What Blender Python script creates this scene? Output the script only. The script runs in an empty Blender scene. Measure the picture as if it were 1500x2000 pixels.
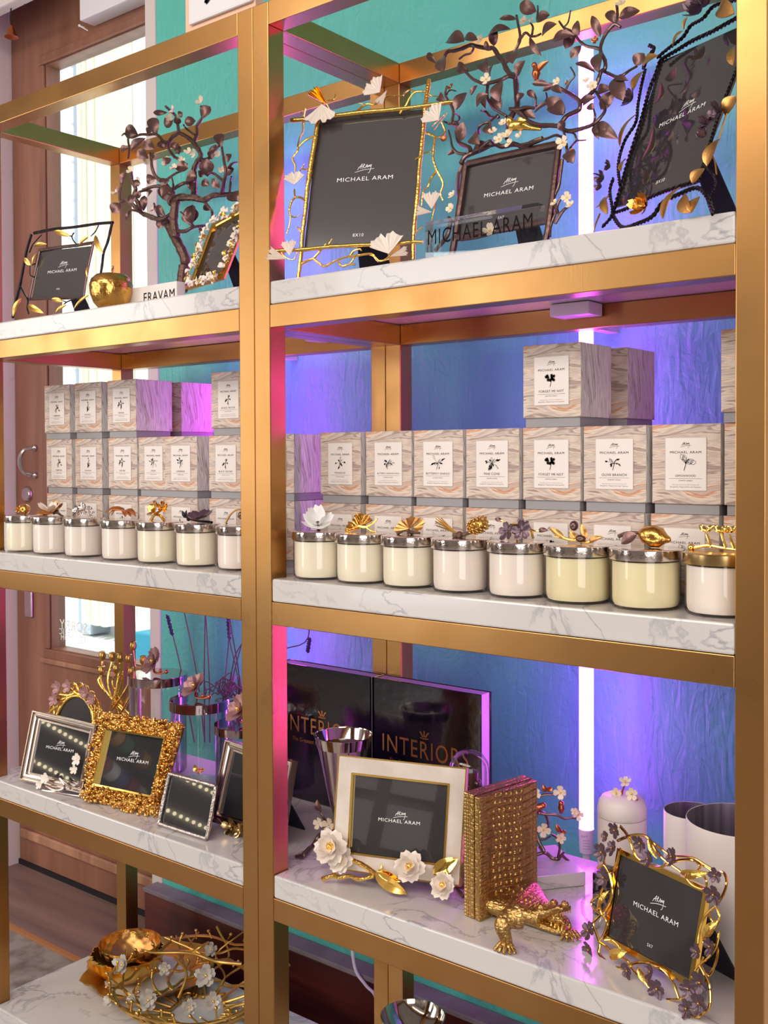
import bpy, bmesh, math, random
import numpy as np
from mathutils import Vector, Matrix
random.seed(7)
C0 = bpy.context.scene.collection
SC = bpy.context.scene
# ------------------------------------------------------------------ camera
ZO = 0.34
CAM = np.array([1.314648, -1.283184, 1.0051 + ZO])
YAW, PIT, ROL, FPX, PCY = 0.6751, -0.0184, -0.0042, 2042.02, 929.95
FW = np.array([-math.sin(YAW)*math.cos(PIT), math.cos(YAW)*math.cos(PIT), math.sin(PIT)])
R0 = np.array([math.cos(YAW), math.sin(YAW), 0.0]); U0 = np.cross(R0, FW)
RX = R0*math.cos(ROL)+U0*math.sin(ROL); UX = -R0*math.sin(ROL)+U0*math.cos(ROL)
cam = bpy.data.cameras.new('camera'); camo = bpy.data.objects.new('camera', cam); C0.objects.link(camo)
m = Matrix.Identity(4)
for i in range(3):
    m[i][0] = RX[i]; m[i][1] = UX[i]; m[i][2] = -FW[i]; m[i][3] = CAM[i]
camo.matrix_world = m
cam.sensor_fit = 'HORIZONTAL'; cam.sensor_width = 36; cam.lens = FPX/1500*36
cam.shift_y = -(1000-PCY)/1500; cam.clip_start = 0.02; cam.clip_end = 200
SC.camera = camo
SC.view_settings.view_transform = 'Standard'; SC.view_settings.look = 'None'
SC.view_settings.gamma = 1; SC.view_settings.use_curve_mapping = False
SC.view_settings.exposure = 0.15
# ------------------------------------------------------------------ light
w = bpy.data.worlds.new('world'); SC.world = w; w.use_nodes = True
bg = w.node_tree.nodes['Background']; bg.inputs[0].default_value = (0.86, 0.93, 1.0, 1); bg.inputs[1].default_value = 1.6
def area(name, loc, target, sx, sy, power, col):
    l = bpy.data.lights.new(name, 'AREA'); l.shape = 'RECTANGLE'; l.size = sx; l.size_y = sy
    l.energy = power; l.color = col
    o = bpy.data.objects.new(name, l); C0.objects.link(o); o.location = loc
    o.rotation_euler = (Vector(target)-Vector(loc)).to_track_quat('-Z', 'Y').to_euler()
    return o
area('shop_fill_light', (3.6, -3.4, 1.5), (0.2, 0.1, 1.1), 3.0, 2.4, 88, (1.0, 0.98, 0.96))  # broad unseen fill behind the viewer; no window is built there
area('front_fill_light', (-2.35, -4.05, 1.5), (-0.5, 0.1, 1.0), 1.5, 2.2, 44, (0.97, 0.98, 1.0))  # unseen fill before the front wall, which has no window
area('side_fill_light', (-3.3, -1.75, 1.75), (-0.4, 0.1, 1.3), 1.5, 1.6, 34, (1.0, 0.97, 0.93))  # added fill to brighten the left brass; that wall has no window
for i, x in enumerate((-1.2, 0.4, 2.0)):
    area('ceiling_fill_light', (x, -2.6, 3.2), (x, -1.6, 0), 1.5, 1.0, 40, (1.0, 0.93, 0.84))  # unseen area fills below the ceiling, no fixtures modelled
sl = bpy.data.lights.new('sun', 'SUN'); sl.energy = 8; sl.angle = 0.02; sl.color = (1, 0.97, 0.9)
so = bpy.data.objects.new('sun', sl); C0.objects.link(so); so.rotation_euler = (math.radians(42), 0, math.radians(18))

def ray(x, y): return FW + RX*(x-750)/FPX - UX*(y-PCY)/FPX
def proj(p):
    d = np.array(p)-CAM; k = d@FW
    return 750+FPX*(d@RX)/k, PCY-FPX*(d@UX)/k, k
def atY(x, y, Y): d = ray(x, y); return CAM + d*(Y-CAM[1])/d[1]
def atX(x, y, X): d = ray(x, y); return CAM + d*(X-CAM[0])/d[0]
def atZ(x, y, Z): d = ray(x, y); return CAM + d*(Z-CAM[2])/d[2]
def nrm(v):
    v = np.array(v, float); n = np.linalg.norm(v); return v/n if n > 1e-12 else v
# ------------------------------------------------------------------ materials
MATS = {}
def newmat(name):
    m = bpy.data.materials.new(name); m.use_nodes = True
    nt = m.node_tree; b = nt.nodes['Principled BSDF']; return m, nt, b
def L(s):
    f = lambda c: c/12.92 if c <= 0.04045 else ((c+0.055)/1.055)**2.4
    return tuple(f(v/255.0) for v in s)+(1,)
def pm(name, rgb, rough=0.5, metal=0, coat=0, bump=None, spec=None, emit=None, noise=None, sss=0, croug=0.03):
    """rgb in sRGB 0-255. bump=(scale,strength,dist). noise=(scale,rgb2,lo,hi)"""
    m, nt, b = newmat(name)
    b.inputs['Base Color'].default_value = L(rgb); b.inputs['Roughness'].default_value = rough
    b.inputs['Metallic'].default_value = metal; b.inputs['Coat Weight'].default_value = coat
    b.inputs['Coat Roughness'].default_value = croug
    if spec is not None: b.inputs['Specular IOR Level'].default_value = spec
    tc = nt.nodes.new('ShaderNodeTexCoord')
    if noise:
        n = nt.nodes.new('ShaderNodeTexNoise'); n.inputs['Scale'].default_value = noise[0]; n.inputs['Detail'].default_value = 6
        r = nt.nodes.new('ShaderNodeValToRGB'); r.color_ramp.elements[0].position = noise[2]; r.color_ramp.elements[1].position = noise[3]
        r.color_ramp.elements[0].color = L(rgb); r.color_ramp.elements[1].color = L(noise[1])
        nt.links.new(tc.outputs['Object'], n.inputs['Vector']); nt.links.new(n.outputs[0], r.inputs[0]); nt.links.new(r.outputs[0], b.inputs['Base Color'])
    if bump:
        n = nt.nodes.new('ShaderNodeTexNoise'); n.inputs['Scale'].default_value = bump[0]; n.inputs['Detail'].default_value = 4
        bn = nt.nodes.new('ShaderNodeBump'); bn.inputs['Strength'].default_value = bump[1]; bn.inputs['Distance'].default_value = bump[2]
        nt.links.new(tc.outputs['Object'], n.inputs['Vector']); nt.links.new(n.outputs[0], bn.inputs['Height']); nt.links.new(bn.outputs[0], b.inputs['Normal'])
    if emit:
        b.inputs['Emission Color'].default_value = emit[0]+(1,); b.inputs['Emission Strength'].default_value = emit[1]
    if sss: b.inputs['Subsurface Weight'].default_value = sss; b.inputs['Subsurface Radius'].default_value = (0.02, 0.015, 0.01); b.inputs['Subsurface Scale'].default_value = 1
    MATS[name] = m; return m
def ramp(nt, stops):
    r = nt.nodes.new('ShaderNodeValToRGB'); e = r.color_ramp.elements
    e[0].position, e[0].color = stops[0][0], stops[0][1]; e[1].position, e[1].color = stops[-1][0], stops[-1][1]
    for p, c in stops[1:-1]:
        q = e.new(p); q.color = c
    return r
def brass():
    m, nt, b = newmat('brushed_brass'); b.inputs['Metallic'].default_value = 1
    tc = nt.nodes.new('ShaderNodeTexCoord'); n = nt.nodes.new('ShaderNodeTexNoise'); n.inputs['Scale'].default_value = 7; n.inputs['Detail'].default_value = 3
    nt.links.new(tc.outputs['Object'], n.inputs['Vector'])
    r = ramp(nt, [(0.3, L((196, 148, 92))), (0.7, L((182, 132, 76)))]); nt.links.new(n.outputs[0], r.inputs[0]); nt.links.new(r.outputs[0], b.inputs['Base Color'])
    r2 = ramp(nt, [(0.3, (0.26,)*3+(1,)), (0.7, (0.36,)*3+(1,))]); nt.links.new(n.outputs[0], r2.inputs[0]); nt.links.new(r2.outputs[0], b.inputs['Roughness'])
    mp = nt.nodes.new('ShaderNodeMapping'); mp.inputs['Scale'].default_value = (700, 700, 12)
    n2 = nt.nodes.new('ShaderNodeTexNoise'); n2.inputs['Scale'].default_value = 1; n2.inputs['Detail'].default_value = 1
    nt.links.new(tc.outputs['Object'], mp.inputs[0]); nt.links.new(mp.outputs[0], n2.inputs['Vector'])
    bn = nt.nodes.new('ShaderNodeBump'); bn.inputs['Strength'].default_value = 0.04; bn.inputs['Distance'].default_value = 0.001
    nt.links.new(n2.outputs[0], bn.inputs['Height']); nt.links.new(bn.outputs[0], b.inputs['Normal'])
    MATS['brass'] = m
brass()
def marble():
    m, nt, b = newmat('white_marble'); b.inputs['Roughness'].default_value = 0.17; b.inputs['Coat Weight'].default_value = 0.2
    tc = nt.nodes.new('ShaderNodeTexCoord'); mp = nt.nodes.new('ShaderNodeMapping'); mp.inputs['Rotation'].default_value = (0.3, 0.5, 0.7)
    nt.links.new(tc.outputs['Object'], mp.inputs[0])
    n = nt.nodes.new('ShaderNodeTexNoise'); n.inputs['Scale'].default_value = 7; n.inputs['Detail'].default_value = 7; n.inputs['Roughness'].default_value = 0.55; n.inputs['Distortion'].default_value = 1.0
    nt.links.new(mp.outputs[0], n.inputs['Vector'])
    v = ramp(nt, [(0.478, L((206, 200, 198))), (0.496, L((174, 170, 172))), (0.502, L((158, 156, 161))), (0.52, L((205, 199, 197)))]); nt.links.new(n.outputs[0], v.inputs[0])
    n2 = nt.nodes.new('ShaderNodeTexNoise'); n2.inputs['Scale'].default_value = 4; n2.inputs['Detail'].default_value = 5
    nt.links.new(mp.outputs[0], n2.inputs['Vector'])
    mask = ramp(nt, [(0.38, (0, 0, 0, 1)), (0.56, (1, 1, 1, 1))]); nt.links.new(n2.outputs[0], mask.inputs[0])
    n3 = nt.nodes.new('ShaderNodeTexNoise'); n3.inputs['Scale'].default_value = 5; n3.inputs['Detail'].default_value = 4
    nt.links.new(mp.outputs[0], n3.inputs['Vector'])
    base = ramp(nt, [(0.35, L((208, 203, 200))), (0.65, L((198, 193, 191)))]); nt.links.new(n3.outputs[0], base.inputs[0])
    mix = nt.nodes.new('ShaderNodeMix'); mix.data_type = 'RGBA'
    nt.links.new(mask.outputs[0], mix.inputs[0]); nt.links.new(base.outputs[0], mix.inputs[6]); nt.links.new(v.outputs[0], mix.inputs[7])
    nt.links.new(mix.outputs[2], b.inputs['Base Color']); MATS['marble'] = m
marble()
def wallpaint():
    m, nt, b = newmat('teal_wall_paint'); b.inputs['Roughness'].default_value = 0.42; b.inputs['Base Color'].default_value = L((90, 190, 174))
    tc = nt.nodes.new('ShaderNodeTexCoord'); mp = nt.nodes.new('ShaderNodeMapping'); mp.inputs['Rotation'].default_value = (0, 0.6, 0); mp.inputs['Scale'].default_value = (1, 1, 0.22)
    n = nt.nodes.new('ShaderNodeTexNoise'); n.inputs['Scale'].default_value = 60; n.inputs['Detail'].default_value = 5; n.inputs['Distortion'].default_value = 0.8
    n2 = nt.nodes.new('ShaderNodeTexNoise'); n2.inputs['Scale'].default_value = 18; n2.inputs['Detail'].default_value = 6; n2.inputs['Distortion'].default_value = 2
    ad = nt.nodes.new('ShaderNodeMath'); ad.operation = 'ADD'
    nt.links.new(tc.outputs['Object'], mp.inputs[0]); nt.links.new(mp.outputs[0], n.inputs['Vector']); nt.links.new(tc.outputs['Object'], n2.inputs['Vector'])
    nt.links.new(n.outputs[0], ad.inputs[0]); nt.links.new(n2.outputs[0], ad.inputs[1])
    bn = nt.nodes.new('ShaderNodeBump'); bn.inputs['Strength'].default_value = 0.55; bn.inputs['Distance'].default_value = 0.006
    nt.links.new(ad.outputs[0], bn.inputs['Height']); nt.links.new(bn.outputs[0], b.inputs['Normal']); MATS['wall'] = m
wallpaint()
def lining():
    m, nt, b = newmat('brushed_steel_lining'); b.inputs['Metallic'].default_value = 1; b.inputs['Roughness'].default_value = 0.34
    tc = nt.nodes.new('ShaderNodeTexCoord'); mp = nt.nodes.new('ShaderNodeMapping'); mp.inputs['Scale'].default_value = (38, 38, 0.6)
    n = nt.nodes.new('ShaderNodeTexNoise'); n.inputs['Scale'].default_value = 1; n.inputs['Detail'].default_value = 3
    nt.links.new(tc.outputs['Object'], mp.inputs[0]); nt.links.new(mp.outputs[0], n.inputs['Vector'])
    r = ramp(nt, [(0.3, L((150, 148, 152))), (0.5, L((224, 220, 220))), (0.7, L((180, 178, 182)))]); nt.links.new(n.outputs[0], r.inputs[0]); nt.links.new(r.outputs[0], b.inputs['Base Color']); MATS['brushed_lining'] = m
lining()
def wood(name, c1, c2, rough=0.5, axis=2, sc=6):
    m, nt, b = newmat(name); b.inputs['Roughness'].default_value = rough
    tc = nt.nodes.new('ShaderNodeTexCoord'); mp = nt.nodes.new('ShaderNodeMapping')
    s = [sc*2.2, sc*2.2, sc*2.2]; s[axis] = sc*0.2; mp.inputs['Scale'].default_value = s
    n = nt.nodes.new('ShaderNodeTexNoise'); n.inputs['Scale'].default_value = 1; n.inputs['Detail'].default_value = 7; n.inputs['Distortion'].default_value = 0.9
    nt.links.new(tc.outputs['Object'], mp.inputs[0]); nt.links.new(mp.outputs[0], n.inputs['Vector'])
    r = ramp(nt, [(0.35, L(c1)), (0.68, L(c2))]); nt.links.new(n.outputs[0], r.inputs[0]); nt.links.new(r.outputs[0], b.inputs['Base Color'])
    bn = nt.nodes.new('ShaderNodeBump'); bn.inputs['Strength'].default_value = 0.15; bn.inputs['Distance'].default_value = 0.002
    nt.links.new(n.outputs[0], bn.inputs['Height']); nt.links.new(bn.outputs[0], b.inputs['Normal']); MATS[name] = m
wood('door_wood', (124, 80, 62), (148, 100, 78), 0.42)
wood('jamb_wood', (138, 94, 70), (186, 138, 106), 0.55)
wood('cherry', (62, 22, 20), (104, 46, 38), 0.35, axis=0, sc=8)
wood('threshold', (104, 82, 76), (140, 114, 102), 0.5, axis=0, sc=5)
def boxpaper(name, side=False):
    m, nt, b = newmat(name); b.inputs['Roughness'].default_value = 0.5
    tc = nt.nodes.new('ShaderNodeTexCoord'); wp = nt.nodes.new('ShaderNodeTexNoise'); wp.inputs['Scale'].default_value = 9; wp.inputs['Detail'].default_value = 1
    sc_ = nt.nodes.new('ShaderNodeVectorMath'); sc_.operation = 'SCALE'; sc_.inputs[3].default_value = 0.05
    ad = nt.nodes.new('ShaderNodeVectorMath'); ad.operation = 'ADD'
    nt.links.new(tc.outputs['Object'], wp.inputs['Vector']); nt.links.new(wp.outputs['Color'], sc_.inputs[0]); nt.links.new(tc.outputs['Object'], ad.inputs[0]); nt.links.new(sc_.outputs[0], ad.inputs[1])
    mp = nt.nodes.new('ShaderNodeMapping')
    if side: mp.inputs['Rotation'].default_value = (0.12, 0, 0); mp.inputs['Scale'].default_value = (6, 120, 7)
    else: mp.inputs['Rotation'].default_value = (0, 0.62, 0); mp.inputs['Scale'].default_value = (8, 5, 62)
    n = nt.nodes.new('ShaderNodeTexNoise'); n.inputs['Scale'].default_value = 1; n.inputs['Detail'].default_value = 3; n.inputs['Roughness'].default_value = 0.55
    nt.links.new(ad.outputs[0], mp.inputs[0]); nt.links.new(mp.outputs[0], n.inputs['Vector'])
    if side: r = ramp(nt, [(0.25, L((186, 176, 172))), (0.36, L((230, 224, 220))), (0.44, L((198, 190, 188))), (0.5, L((232, 226, 220))), (0.56, L((206, 198, 196))), (0.60, L((160, 142, 134))), (0.64, L((228, 218, 208))), (0.75, L((204, 198, 200)))])
    else: r = ramp(nt, [(0.25, L((176, 160, 156))), (0.36, L((204, 186, 176))), (0.42, L((154, 128, 118))), (0.46, L((216, 198, 184))), (0.53, L((190, 168, 156))), (0.58, L((222, 206, 190))), (0.62, L((196, 132, 92))), (0.66, L((200, 178, 164))), (0.75, L((176, 154, 144)))])
    nt.links.new(n.outputs[0], r.inputs[0]); nt.links.new(r.outputs[0], b.inputs['Base Color']); MATS[name] = m
boxpaper('box_front'); boxpaper('box_side', True)
def thin_glass(name, tint=(1, 1, 1), fac=0.12, rough=0.01):
    m = bpy.data.materials.new(name); m.use_nodes = True; nt = m.node_tree
    for n in list(nt.nodes): nt.nodes.remove(n)
    o = nt.nodes.new('ShaderNodeOutputMaterial'); t = nt.nodes.new('ShaderNodeBsdfTransparent'); g = nt.nodes.new('ShaderNodeBsdfGlossy')
    t.inputs[0].default_value = tint+(1,); g.inputs['Roughness'].default_value = rough
    f = nt.nodes.new('ShaderNodeLayerWeight'); f.inputs[0].default_value = 0.22
    mu = nt.nodes.new('ShaderNodeMath'); mu.operation = 'MULTIPLY_ADD'; mu.inputs[1].default_value = 0.55; mu.inputs[2].default_value = fac*0.35
    mx = nt.nodes.new('ShaderNodeMixShader')
    nt.links.new(f.outputs['Fresnel'], mu.inputs[0]); nt.links.new(mu.outputs[0], mx.inputs[0]); nt.links.new(t.outputs[0], mx.inputs[1]); nt.links.new(g.outputs[0], mx.inputs[2]); nt.links.new(mx.outputs[0], o.inputs[0])
    MATS[name] = m
thin_glass('clear_glass'); thin_glass('acrylic', (0.94, 0.95, 0.97), 0.2); thin_glass('window_glass', (0.97, 1, 1), 0.03)
pm('chrome', (232, 226, 222), 0.06, 1); pm('chrome_ring', (226, 214, 206), 0.1, 1, bump=(260, 0.25, 0.001))
pm('steel', (196, 188, 182), 0.22, 1); pm('steel_mirror', (225, 215, 205), 0.08, 1)
pm('antique_brass', (196, 164, 110), 0.25, 1)
pm('gold', (246, 204, 106), 0.16, 1, bump=(240, 0.5, 0.0016)); pm('gold_smooth', (244, 200, 104), 0.13, 1); pm('gold_satin', (214, 170, 92), 0.32, 1)
pm('gold_deep', (218, 166, 88), 0.2, 1, bump=(90, 0.6, 0.003)); pm('gold_leaf', (214, 160, 94), 0.38, 1, bump=(300, 0.35, 0.001))
pm('silver', (206, 190, 180), 0.16, 1); pm('silver_rough', (196, 184, 176), 0.22, 1, bump=(190, 0.9, 0.002))
pm('bronze', (112, 88, 84), 0.3, 0.85, bump=(170, 0.35, 0.0015)); pm('bronze_leaf', (122, 92, 88), 0.34, 0.8, bump=(260, 0.3, 0.001))
pm('bark', (108, 82, 72), 0.42, 0.7, bump=(110, 1.0, 0.004)); pm('copper', (190, 110, 70), 0.3, 1)
pm('black_metal', (38, 30, 34), 0.28, 0.8, bump=(240, 0.6, 0.002)); pm('dark_petal', (104, 82, 92), 0.3, 0.6, bump=(320, 0.4, 0.001))
pm('white_petal', (236, 222, 210), 0.35, coat=0.3); pm('enamel', (206, 192, 180), 0.22, coat=0.6, noise=(14, (222, 210, 200), 0.4, 0.6))
pm('mauve_petal', (176, 132, 130), 0.35, 0.3); pm('pale_petal', (232, 214, 188), 0.4)
pm('card_black', (70, 66, 67), 0.12, coat=1, croug=0.02); pm('card_mirror', (60, 58, 60), 0.05, 0.3, coat=1, croug=0.01)
pm('card_gloss', (58, 55, 57), 0.07, 0.0, coat=1, croug=0.01, spec=0.9)
pm('ink_white', (240, 238, 236), 0.5); pm('ink_black', (26, 22, 24), 0.9, spec=0.1); pm('smoky_petal', (186, 178, 168), 0.3, coat=0.4); pm('ink_grey', (120, 112, 112), 0.6); pm('velvet', (22, 22, 40), 0.75)
pm('label_paper', (232, 222, 216), 0.6); pm('label_edge', (196, 184, 178), 0.5); pm('box_base', (150, 146, 148), 0.5)
pm('wax', (244, 232, 208), 0.4, sss=0.15); pm('wax_white', (242, 228, 216), 0.4, sss=0.15); pm('wax_yellow', (236, 222, 180), 0.4, sss=0.15)
pm('white_paint', (214, 202, 196), 0.5, noise=(9, (186, 172, 160), 0.62, 0.75)); pm('white_plastic', (226, 222, 224), 0.4); pm('peach', (232, 188, 160), 0.6)
pm('ceramic', (226, 216, 212), 0.45); pm('cream', (232, 218, 202), 0.5); pm('grey_top', (142, 128, 134), 0.6, noise=(12, (120, 104, 108), 0.4, 0.7))
pm('floor_stone', (150, 142, 138), 0.35, noise=(16, (112, 102, 96), 0.42, 0.62)); pm('orange_wood', (168, 112, 72), 0.5); pm('dark', (16, 12, 14), 0.7)
pm('tube_light', (255, 255, 255), 0.4, emit=((0.80, 0.075, 1.0), 19.0)); pm('book_black', (16, 10, 24), 0.12, coat=1, croug=0.08, bump=(35, 0.35, 0.003))
pm('pages', (206, 190, 214), 0.7); pm('copper_foil', (208, 136, 82), 0.3, 0.8); pm('facade_cream', (238, 232, 206), 0.8); pm('facade_white', (236, 240, 242), 0.8)
pm('facade_grey', (150, 160, 172), 0.8); pm('cyan', (60, 190, 220), 0.6); pm('pink_brick', (226, 130, 150), 0.8); pm('lavender', (74, 50, 110), 0.7); pm('stem', (104, 84, 90), 0.6)
pm('weave', (120, 112, 120), 0.4, 0.5, noise=(160, (36, 30, 40), 0.48, 0.52)); pm('red_enamel', (170, 30, 60), 0.2, coat=1); pm('lid_mirror', (190, 172, 176), 0.09, 1)
def croc():
    m, nt, b = newmat('gold_crocodile_leather'); b.inputs['Metallic'].default_value = 1; b.inputs['Roughness'].default_value = 0.36
    b.inputs['Base Color'].default_value = L((200, 164, 104))
    tc = nt.nodes.new('ShaderNodeTexCoord'); mp = nt.nodes.new('ShaderNodeMapping'); mp.inputs['Scale'].default_value = (1, 1, 1.4)
    v = nt.nodes.new('ShaderNodeTexVoronoi'); v.feature = 'DISTANCE_TO_EDGE'; v.inputs['Scale'].default_value = 125; v.inputs['Randomness'].default_value = 0.4
    nt.links.new(tc.outputs['Object'], mp.inputs[0]); nt.links.new(mp.outputs[0], v.inputs['Vector'])
    r = ramp(nt, [(0.0, (0, 0, 0, 1)), (0.30, (1, 1, 1, 1))]); r.color_ramp.interpolation = 'EASE'; nt.links.new(v.outputs[0], r.inputs[0])
    bn = nt.nodes.new('ShaderNodeBump'); bn.inputs['Strength'].default_value = 0.7; bn.inputs['Distance'].default_value = 0.0009
    c_ = ramp(nt, [(0.0, L((172, 132, 78))), (0.22, L((212, 176, 112)))]); nt.links.new(v.outputs[0], c_.inputs[0]); nt.links.new(c_.outputs[0], b.inputs['Base Color'])
    nt.links.new(r.outputs[0], bn.inputs['Height']); nt.links.new(bn.outputs[0], b.inputs['Normal']); MATS['croc'] = m
croc()
pm('room_wall', (150, 140, 134), 0.8, noise=(1.5, (96, 88, 84), 0.45, 0.6)); pm('dark_display', (40, 34, 34), 0.6)
for n_, c_ in (('a', (170, 50, 50)), ('b', (40, 110, 90)), ('c', (50, 80, 140)), ('d', (210, 150, 50)), ('e', (60, 50, 60))): pm('ribbon_'+n_, c_, 0.5)
pm('reflection_lamp_glow', (255, 240, 200), 0.5, emit=((1.0, 0.86, 0.55), 9.0))  # glow for the small lamps added as reflections
# ------------------------------------------------------------------ geometry
class G:
    def __init__(s): s.v = []; s.f = []
    def add(s, v, f):
        n = len(s.v); s.v.extend([tuple(map(float, p)) for p in v]); s.f.extend([tuple(i+n for i in q) for q in f]); return s
    def merge(s, o): return s.add(o.v, o.f)
def catm(P, n=5):
    P = [np.array(p, float) for p in P]
    if len(P) < 3: return P
    Q = [2*P[0]-P[1]]+P+[2*P[-1]-P[-2]]; out = []
    for i in range(1, len(Q)-2):
        for k in range(n):
            t = k/n; a, b, c, d = Q[i-1], Q[i], Q[i+1], Q[i+2]
            out.append(0.5*((2*b)+(c-a)*t+(2*a-5*b+4*c-d)*t*t+(3*b-a-3*c+d)*t**3))
    out.append(P[-1]); return out
def tube(g, P, r, seg=8, smooth=4, jit=0.0, twist=0):
    P = [np.array(p, float) for p in P]
    n0 = len(P); rr = list(r) if hasattr(r, '__len__') else [r]*n0
    if len(rr) != n0: rr = list(np.interp(np.linspace(0, len(rr)-1, n0), range(len(rr)), rr))
    if smooth and n0 > 2:
        P2 = catm(P, smooth); ts = np.linspace(0, n0-1, len(P2)); rr = list(np.interp(ts, range(n0), rr)); P = P2
    n = len(P); T = [nrm(P[min(i+1, n-1)]-P[max(i-1, 0)]) for i in range(n)]
    u = np.cross(T[0], [0, 0, 1.0]);
    if np.linalg.norm(u) < 1e-3: u = np.cross(T[0], [1.0, 0, 0])
    u = nrm(u); V = []; F = []
    for i in range(n):
        u = nrm(u-T[i]*(u@T[i])); w_ = np.cross(T[i], u)
        rad = rr[i]*(1+(random.uniform(-jit, jit) if jit else 0))
        for k in range(seg):
            a = 2*math.pi*k/seg+twist*i; V.append(P[i]+rad*(math.cos(a)*u+math.sin(a)*w_))
    for i in range(n-1):
        for k in range(seg): F.append((i*seg+k, i*seg+(k+1) % seg, (i+1)*seg+(k+1) % seg, (i+1)*seg+k))
    V.append(P[0]-T[0]*rr[0]*0.4); V.append(P[-1]+T[-1]*rr[-1]*0.4); a, b = len(V)-2, len(V)-1
    for k in range(seg): F.append((a, (k+1) % seg, k)); F.append((b, (n-1)*seg+k, (n-1)*seg+(k+1) % seg))
    return g.add(V, F)
def box(g, a, b):
    x0, y0, z0 = a; x1, y1, z1 = b
    return g.add([(x0,y0,z0),(x1,y0,z0),(x1,y1,z0),(x0,y1,z0),(x0,y0,z1),(x1,y0,z1),(x1,y1,z1),(x0,y1,z1)],
                 [(0,3,2,1),(4,5,6,7),(0,1,5,4),(1,2,6,5),(2,3,7,6),(3,0,4,7)])
def obox(g, o, ex, ey, ez):
    """box from corner o with edge vectors"""
    o, ex, ey, ez = map(lambda q: np.array(q, float), (o, ex, ey, ez))
    P = [o, o+ex, o+ex+ey, o+ey]; P += [p+ez for p in P]
    F = [(0,3,2,1),(4,5,6,7),(0,1,5,4),(1,2,6,5),(2,3,7,6),(3,0,4,7)]
    if np.cross(ex, ey)@ez < 0: F = [q[::-1] for q in F]
    return g.add(P, F)
def lathe(g, prof, c=(0, 0, 0), seg=32, ax=(0, 0, 1), wob=None):
    ax = nrm(ax); u = nrm(np.cross(ax, [0.3, 1, 0.1])); v = np.cross(ax, u); c = np.array(c, float); V = []; F = []
    for r, z in prof:
        for k in range(seg):
            a = 2*math.pi*k/seg; q = r*(wob(a, z) if wob else 1); V.append(c+ax*z+q*(math.cos(a)*u+math.sin(a)*v))
    n = len(prof)
    for i in range(n-1):
        for k in range(seg): F.append((i*seg+k, i*seg+(k+1) % seg, (i+1)*seg+(k+1) % seg, (i+1)*seg+k))
    return g.add(V, F)
def ball(g, c, r, seg=10, rings=6, sc=(1, 1, 1)):
    V = []; F = []
    for i in range(rings+1):
        th = math.pi*i/rings
        for k in range(seg):
            a = 2*math.pi*k/seg; V.append((c[0]+r*sc[0]*math.sin(th)*math.cos(a), c[1]+r*sc[1]*math.sin(th)*math.sin(a), c[2]+r*sc[2]*math.cos(th)))
    for i in range(rings):
        for k in range(seg): F.append((i*seg+k, i*seg+(k+1) % seg, (i+1)*seg+(k+1) % seg, (i+1)*seg+k))
    return g.add(V, F)
def grid(g, fn, nu, nv, closed=False):
    V = [fn(i/(nu-1), j/(nv-1)) for i in range(nu) for j in range(nv)]
    F = [(i*nv+j, i*nv+j+1, (i+1)*nv+j+1, (i+1)*nv+j) for i in range(nu-1) for j in range(nv-1)]
    return g.add(V, F)
def shell(g, fn, nu, nv, nvec, th):
    """thin solid sheet: front and back surface joined by a rim"""
    A = [np.array(fn(i/(nu-1), j/(nv-1))) for i in range(nu) for j in range(nv)]
    N = len(A); d = np.array(nvec)*th; V = A+[p-d for p in A]; F = []
    for i in range(nu-1):
        for j in range(nv-1):
            q = (i*nv+j, i*nv+j+1, (i+1)*nv+j+1, (i+1)*nv+j); F.append(q); F.append(tuple(N+k for k in q[::-1]))
    ring = [i*nv for i in range(nu)]+[(nu-1)*nv+j for j in range(1, nv)]+[i*nv+nv-1 for i in range(nu-2, -1, -1)]+[j for j in range(nv-2, 0, -1)]
    for a, b in zip(ring, ring[1:]+ring[:1]): F.append((a, b, b+N, a+N))
    return g.add(V, F)
def leaf(g, base, tip, n, wid, bend=0.15, fold=0.25, th=0.0008, kind='leaf', wave=0.0):
    base = np.array(base, float); tip = np.array(tip, float); d = tip-base; Ln = np.linalg.norm(d); d = d/Ln
    n = nrm(np.array(n, float)-d*(np.array(n, float)@d)); s = np.cross(n, d)
    def fn(t, q):
        q = q*2-1
        if kind == 'leaf': w_ = math.sin(math.pi*min(1, t)**0.85)**0.75 if 0 < t < 1 else 0
        elif kind == 'round': w_ = math.sin(math.pi*t**1.3)**0.6 if 0 < t < 1 else 0
        else: w_ = math.sin(math.pi*t**0.7) if 0 < t < 1 else 0
        w_ = max(w_, 0.04)
        return base+d*Ln*t+s*q*w_*wid/2+n*(bend*Ln*math.sin(math.pi*t)+fold*abs(q)*w_*wid/2+wave*wid*math.sin(t*14)*abs(q))
    return shell(g, fn, 9, 5, n, th)
def petalfn(c, n, u, R, W, cup, notch=0.0, shape=0.8, r0=0.06):
    v = np.cross(n, u)
    def fn(t, q):
        q = q*2-1; r = R*(r0+(1-r0)*t*(1-notch*(1-abs(q))*(t > 0.7)))
        w_ = W*(max(0.0, math.sin(math.pi*(0.05+0.85*t**shape)))**0.7)
        lift = cup*R*(t**1.5)-0.10*R*abs(q)**2*-1.0*cup
        return c+u*r*math.cos(cup*0.5*t)+v*q*w_*0.5+n*(lift+0.04*R*math.sin(q*3.1))
    return fn
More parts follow.
